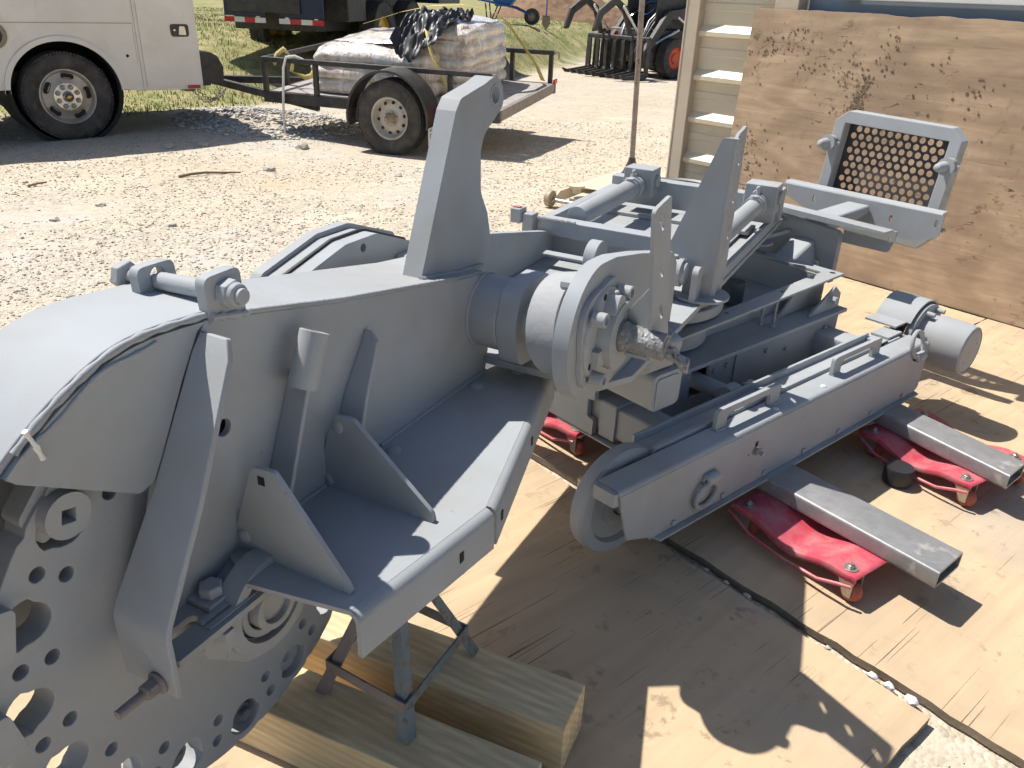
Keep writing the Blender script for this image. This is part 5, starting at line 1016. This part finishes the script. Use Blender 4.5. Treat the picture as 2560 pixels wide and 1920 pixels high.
# pin hooks at the rail ends
for n_,a in ((N0+.02,A1-.08),(N1-.02,A1-.02)): 
    mb=MB(TRF); mb.tube([(a,n_,.565),(a+.03,n_,.57),(a+.045,n_,.545),(a+.04,n_,.50)],.007,7); mb.ring((a-.02,n_-.004,.56),(a-.02,n_+.03,.56),.02,.01,14); mb.build('latch_pin',M['rustbrown'],tl,bev=0)
# ------------------------------------------------------------------ wrapped pallet loads
def stack(nm,a0,a1,n0,n1,z0,z1,layers,seed,label,slump=0,top=0):
    off=Vector((seed*3.1,seed*1.7,seed)); nu,nv=120,70
    def f(u,v):
        if v<.72:
            q=v/.72; z=z0+(z1-z0)*q; lay=(q*layers+.25*noise.noise((u*9,seed,int(q*layers)*1.7)))%1; bul=(.045+.03*noise.noise((u*5,int(q*layers)*3.1,seed)))*math.sin(math.pi*lay)**.6-.025; 
        else: q=1; z=z1; lay=.5; bul=0
        k=1 if v<.72 else 1-(v-.72)/.28
        a=2*math.pi*u; ex=.26 ; cx=abs(math.cos(a))**ex*math.copysign(1,math.cos(a)); sy=abs(math.sin(a))**ex*math.copysign(1,math.sin(a))
        A_=(a1-a0)/2; N__=(n1-n0)/2; ro=1-.13*max(0,(q-.70)/.30)**2
        x=(a0+a1)/2+cx*(A_*ro+bul)*k; y=(n0+n1)/2+sy*(N__*ro+bul)*k
        if v>=.72: z=z1+.05*(1-k**2)+.05*noise.noise((x*3,y*3,seed))
        p=Vector((x,y,z)); nz=noise.noise(p*4+off)*.03+noise.noise(p*11+off)*.012
        lean=slump*q; return (x+cx*nz+lean,y+sy*nz,z+nz*.6)
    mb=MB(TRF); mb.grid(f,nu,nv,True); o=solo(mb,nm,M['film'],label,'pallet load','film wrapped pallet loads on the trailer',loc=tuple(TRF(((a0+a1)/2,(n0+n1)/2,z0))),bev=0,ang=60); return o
stack('wrapped_pallet_load',-4.98,-3.66,7.28,8.45,.262,.69,3,1,'lower white film wrapped load of paper bags at the front of the trailer')
stack('wrapped_pallet_load',-4.06,-3.36,7.62,8.66,.262,.88,5,2,'taller film wrapped load of paper bags behind the black sheeting, near the trailer tail',.02)
def bagf(u,v):
    x=-4.75+.95*u; y=7.45+.85*v; return (x,y,.725+.09*math.sin(math.pi*u)**.5*math.sin(math.pi*v)**.5+.03*noise.noise((x*6,y*6,4)))
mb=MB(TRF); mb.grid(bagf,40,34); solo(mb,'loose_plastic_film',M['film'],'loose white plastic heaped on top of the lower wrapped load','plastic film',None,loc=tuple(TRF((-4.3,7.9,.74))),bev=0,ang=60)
def tarpf(u,v):
    a=-4.02+.48*u+.10*noise.noise((u*2,v*2,1)); n_=7.36+.80*v; base=.925+.05*math.sin(u*3.1)
    if v<.35: base-=.30*((.35-v)/.35)**1.3*(.5+.7*math.sin(math.pi*min(1,u*1.1)))
    z=base+.075*noise.noise((u*5,v*6,3))+.05*noise.noise((u*13,v*12,5))
    return (a,n_-(.10 if v<.3 else 0)*(.3-v)/.3,z+.02)
mb=MB(TRF); mb.grid(tarpf,60,60); solo(mb,'plastic_sheet',M['tarp'],'crumpled black plastic sheeting thrown over the taller wrapped load','plastic sheet',None,loc=tuple(TRF((-3.6,7.6,.9))),bev=0,ang=22,solid=.004)
def ribbon(P,w,nm,m,label,side=(0,0,1),fr=TRF,cat='strap',grp=None):
    P=[Vector(p) for p in P]; mb=MB(fr); vs=[]; 
    for i,p in enumerate(P):
        d=(P[min(i+1,len(P)-1)]-P[max(i-1,0)]).normalized(); s_=d.cross(Vector(side)); s_=s_.normalized() if s_.length>1e-4 else Vector((1,0,0)); vs+=[p-s_*w/2,p+s_*w/2]
    mb.add(vs,[(2*i,2*i+1,2*i+3,2*i+2) for i in range(len(P)-1)]); return solo(mb,nm,m,label,cat,grp,loc=tuple(fr(P[0])),bev=0,solid=.003,ang=60)
ribbon([(-4.6,7.8,.86),(-4.2,7.85,.98),(-3.9,7.9,1.04),(-3.6,8.05,1.05),(-3.36,8.25,.98),(-3.25,8.35,.88),(-3.0,8.60,.45),(-2.95,8.68,.29)],.075,'tie_down_strap',M['yellow'],'yellow strap running from the taller load down to the far tail of the trailer')
ribbon([(-3.70,7.40,.88),(-3.58,7.26,.70),(-3.42,7.205,.48),(-3.33,7.20,.29)],.075,'tie_down_strap',M['yellow'],'yellow strap hanging from the black sheeting down to the trailer deck',side=(1,0,.2))
ribbon([(-5.35,7.25,.50),(-5.28,7.22,.60),(-5.18,7.2,.66),(-5.10,7.22,.58),(-5.16,7.3,.48),(-5.25,7.4,.42),(-5.12,7.45,.36),(-4.98,7.35,.40),(-4.88,7.3,.50),(-4.80,7.3,.55)],.05,'tie_down_strap',M['yellow'],'loose coil of yellow webbing on the trailer front rail',side=(.3,1,.1))
mb=MB(TRF); mb.tube([(-4.92,7.2,.56),(-5.02,7.15,.61),(-5.10,7.12,.60),(-5.13,7.105,.50),(-5.15,7.10,.28),(-5.165,7.09,.05),(-5.16,7.085,-.10),(-5.14,7.085,-.17)],.013,8); solo(mb,'rope',M['rope'],'white rope hanging from the trailer rail to the ground with a knotted end','rope',None,loc=tuple(TRF((-5.14,7.085,-.17))),bev=0)
# ------------------------------------------------------------------ dark lorry on the grass
dt=thing('dark_lorry','dark navy lorry with striped mud flap bars parked on the grass behind the trailer','truck',(-12.9,8.4,gh(-12.9,8.4)))
LF=frame((-12.1,5.62,0),R_(127))   # x along the lorry, y to its far side
gz0_=gh(-12.5,7)
def lb(lo,hi,nm,m=None,bev=.02): mb=MB(LF); mb.box(lo,hi); return mb.build(nm,m or M['navy'],dt,bev=bev)
lb((.1,-1.1,1.35),(4.7,1.45,2.9),'body'); lb((-.1,-.45,.85),(4.7,.70,1.1),'chassis_rail',M['black'])
lb((4.75,-1.0,1.0),(6.2,1.25,2.8),'cab')
for (y0,y1) in ((-.80,-.10),(.12,.78)):
    f=lb((-.06,y0,.80),(-.03,y1,1.40),'mud_flap',M['navy'],.005)
    w=(y1-y0)/4
    for k in range(4):
        mb=MB(LF); mb.box((-.075,y0+k*w,.715),(-.05,y0+(k+1)*w-.002,.785)); mb.build('reflective_bar',M['lens'] if k%2==(0 if y0<0 else 1) else M['whiteflat'],f,bev=.002)
    for yy in (y0+.12,y1-.12): mb=MB(LF); mb.box((-.058,yy-.03,.72),(-.05,yy+.03,.95)); mb.build('flap_hanger',M['chrome'],f,bev=.002)
for x in (1.9,3.3):
    for (y,sg) in ((-.85,-1),(1.1,1)): wheel(dt,LF,(x,y,gz0_+.52),(0,sg,0),.52,.29,.28,'plain',M['gold'])
lb((.6,-.9,.75),(1.3,-.5,1.2),'fuel_tank',M['black']); lb((.4,-.48,.6),(4.4,.9,.95),'gearbox',M['black'])
# ------------------------------------------------------------------ skid steer with root grapple
SO=Vector((-12.55,14.5,-.29)); SK=frame(tuple(SO),R_(266))   # x = forward (towards the grapple)
ss=thing('skid_steer','black skid steer loader with orange wheels and a toothed grapple rake','loader',tuple(SO))
wheel(ss,SK,(0,.72,.40),(0,1,0),.40,.22,.28,'plain',M['orange']); wheel(ss,SK,(-1.05,.72,.40),(0,1,0),.40,.22,.28,'plain',M['orange'])
wheel(ss,SK,(0,-.72,.40),(0,-1,0),.40,.22,.28,'plain',M['orange']); wheel(ss,SK,(-1.05,-.72,.40),(0,-1,0),.40,.22,.28,'plain',M['orange'])
def sb_(lo,hi,nm,m=None,bev=.03): mb=MB(SK); mb.box(lo,hi); return mb.build(nm,m or M['black'],ss,bev=bev)
sb_((-1.5,-.55,.28),(.45,.55,.95),'body'); sb_((-1.55,-.52,.95),(-.5,.52,1.45),'engine_cover'); 
mb=MB(SK); mb.prism([(-.6,.95),(.40,.95),(.30,1.95),(-.5,2.0)],-.47,-.43,'c'); mb.prism([(-.6,.95),(.40,.95),(.30,1.95),(-.5,2.0)],.43,.47,'c'); mb.box((-.55,-.43,1.93),(.32,.43,2.0)); mb.build('cab_cage',M['black'],ss,bev=.02)
sb_((-.45,-.25,.96),(.0,.25,1.45),'seat'); mb=MB(SK); mb.lathe((.15,0,1.35),(1,0,.8),[(.17,0),(.185,.012),(.17,.024),(.155,.012),(.17,0)],24); mb.build('steering_ring',M['blue_pl'],ss,bev=0)
for sg in (-1,1):
    mb=MB(SK); mb.prism(rpoly([(-1.35,1.35),(-1.2,1.5),(.2,1.30),(.80,.55),(.88,.22),(.74,.20),(.66,.50),(.1,1.14),(-1.2,1.30)],.03),sg*.60-.05,sg*.60+.05,'c'); mb.build('lift_arm',M['black'],ss,bev=.01)
    mb=MB(SK); mb.cyl((-.2,sg*.60,.95),(.62,sg*.60,.62),.035,n=12); mb.cyl((-.9,sg*.62,.8),(-.1,sg*.62,1.2),.04,n=12); mb.build('lift_ram',M['chrome'],ss,bev=0)
    for k in range(3): mb=MB(SK); mb.tube([(.15,sg*(.3+.05*k),1.3),(.45,sg*(.34+.05*k),1.1-.05*k),(.62,sg*(.32+.04*k),.7),(.78,sg*(.28+.05*k),.45)],.018,7); mb.build('hydraulic_hose',M['tarp'] if k else M['chrome'],ss,bev=0)
# headlight panel and lamp
sb_((.40,-.75,.70),(.52,-.2,.95),'front_panel',M['rustbrown']); sb_((.521,-.66,.78),(.535,-.50,.88),'marker_lamp',M['lens'],.003)
# grapple rake
gr_=sb_((.90,-.95,.72),(1.0,.95,.82),'grapple_beam'); sb_((.90,-.95,.05),(1.02,.95,.17),'grapple_beam')
for k in range(9):
    y=-.92+.23*k; mb=MB(SK); mb.prism(rpoly([(.92,.78),(1.0,.78),(1.02,.14),(1.55,.08),(1.72,.13),(1.60,.02),(1.0,.0),(.92,.08)],.02),y-.02,y+.02,'c'); tn=mb.build('rake_tine',M['black'],ss,bev=.006)
for k in range(7): y=-.80+.266*k; mb=MB(SK); mb.prism([(1.02,.17),(1.06,.17),(1.06,.72),(1.02,.72)],y-.05,y+.05,'c'); mb.build('rake_bar',M['black'],ss,bev=.005)
for y in (-.45,.45):
    mb=MB(SK); mb.prism(rpoly([(.92,.82),(1.02,.84),(1.20,1.35),(1.55,1.55),(1.95,1.30),(2.10,.90),(1.98,.92),(1.85,1.20),(1.52,1.40),(1.30,1.25),(1.10,.82)],.03),y-.03,y+.03,'c'); mb.build('grapple_jaw',M['black'],ss,bev=.01)
    mb=MB(SK); mb.cyl((.95,y+.1,.9),(1.4,y+.1,1.38),.03,n=12); mb.build('jaw_ram',M['chrome'],ss,bev=0)
# ------------------------------------------------------------------ wheelbarrow, shovel, soil heap
WBp=Vector((-17.95,14.75,gh(-17.95,14.75))); WF=frame(tuple(WBp),R_(40))
wb=thing('wheelbarrow','blue wheelbarrow with a dark steel frame standing on the grass before the soil heap','wheelbarrow',tuple(WBp))
def tubf(u,v):
    a=2*math.pi*u; k=.42+.58*v; ex=.45; x=.46*k*abs(math.cos(a))**ex*math.copysign(1,math.cos(a))+.08*v; y=.36*k*abs(math.sin(a))**ex*math.copysign(1,math.sin(a)); return (x,y,.42+.38*v)
mb=MB(WF); mb.grid(tubf,40,8,True); mb.add([tubf(i/40,0) for i in range(40)],[tuple(range(40))]); mb.build('tub',M['blue_pl'],wb,bev=0,solid=.012,ang=50)
for sg in (-1,1):
    mb=MB(WF); mb.tube([(.75,sg*.08,.24),(.35,sg*.20,.40),(-.85,sg*.30,.60)],.022,8); mb.build('handle',M['blue_pl'] if sg<0 else M['black'],wb,bev=0)
    mb=MB(WF); mb.tube([(-.10,sg*.25,.42),(-.28,sg*.26,.02),(-.36,sg*.26,.02),(-.42,sg*.27,.48)],.018,8); mb.build('leg',M['black'],wb,bev=0)
mb=MB(WF); mb.cyl((-.30,-.26,.10),(-.30,.26,.10),.015,n=8); mb.build('leg_brace',M['black'],wb,bev=0)
wheel(wb,WF,(.78,0,.20),(0,1,0),.20,.10,.09,'plain',M['rim_steel'])
SHp=Vector((-17.45,15.85,gh(-17.45,15.85))); SF=frame(tuple(SHp),R_(40)); sv=thing('shovel','long handled shovel standing blade down in the grass beside the blue wheelbarrow','shovel',tuple(SHp))
mb=MB(SF); mb.prism(rpoly([(-.10,.30),(.10,.30),(.115,.10),(.0,-.06),(-.115,.10)],.02),-.006,.006,'c'); mb.build('blade',M['spade'],sv,bev=.002)
mb=MB(SF); mb.tube([(0,0,.26),(0,.01,.5),(0,.02,1.55)],.017,10); mb.build('shaft',M['blue_pl'],sv,bev=0)
HP=Vector((-22.3,21.0,gh(-22.3,21.0)))
def heap(u,v):
    a=2*math.pi*u; r=2.5*(1-v); x=r*math.cos(a)*1.25; y=r*math.sin(a); k=1-(1-v)**1.7; z=1.15*k*(1+.35*noise.noise((x*.7,y*.7,3)))+.12*noise.noise((x*2.5,y*2.5,1))*v+.07*noise.noise((x*6,y*6,8)); return (HP.x+x,HP.y+y,HP.z-.15+z)
mb=MB(); mb.grid(heap,120,48,True); solo(mb,'soil_heap',M['soil'],'heap of reddish brown soil and clods behind the wheelbarrow','soil heap',None,loc=tuple(HP),bev=0,ang=30)
# ------------------------------------------------------------------ finish
for o in bpy.data.objects:
    if '_org' in o: del o['_org']
scene.render.engine='CYCLES'
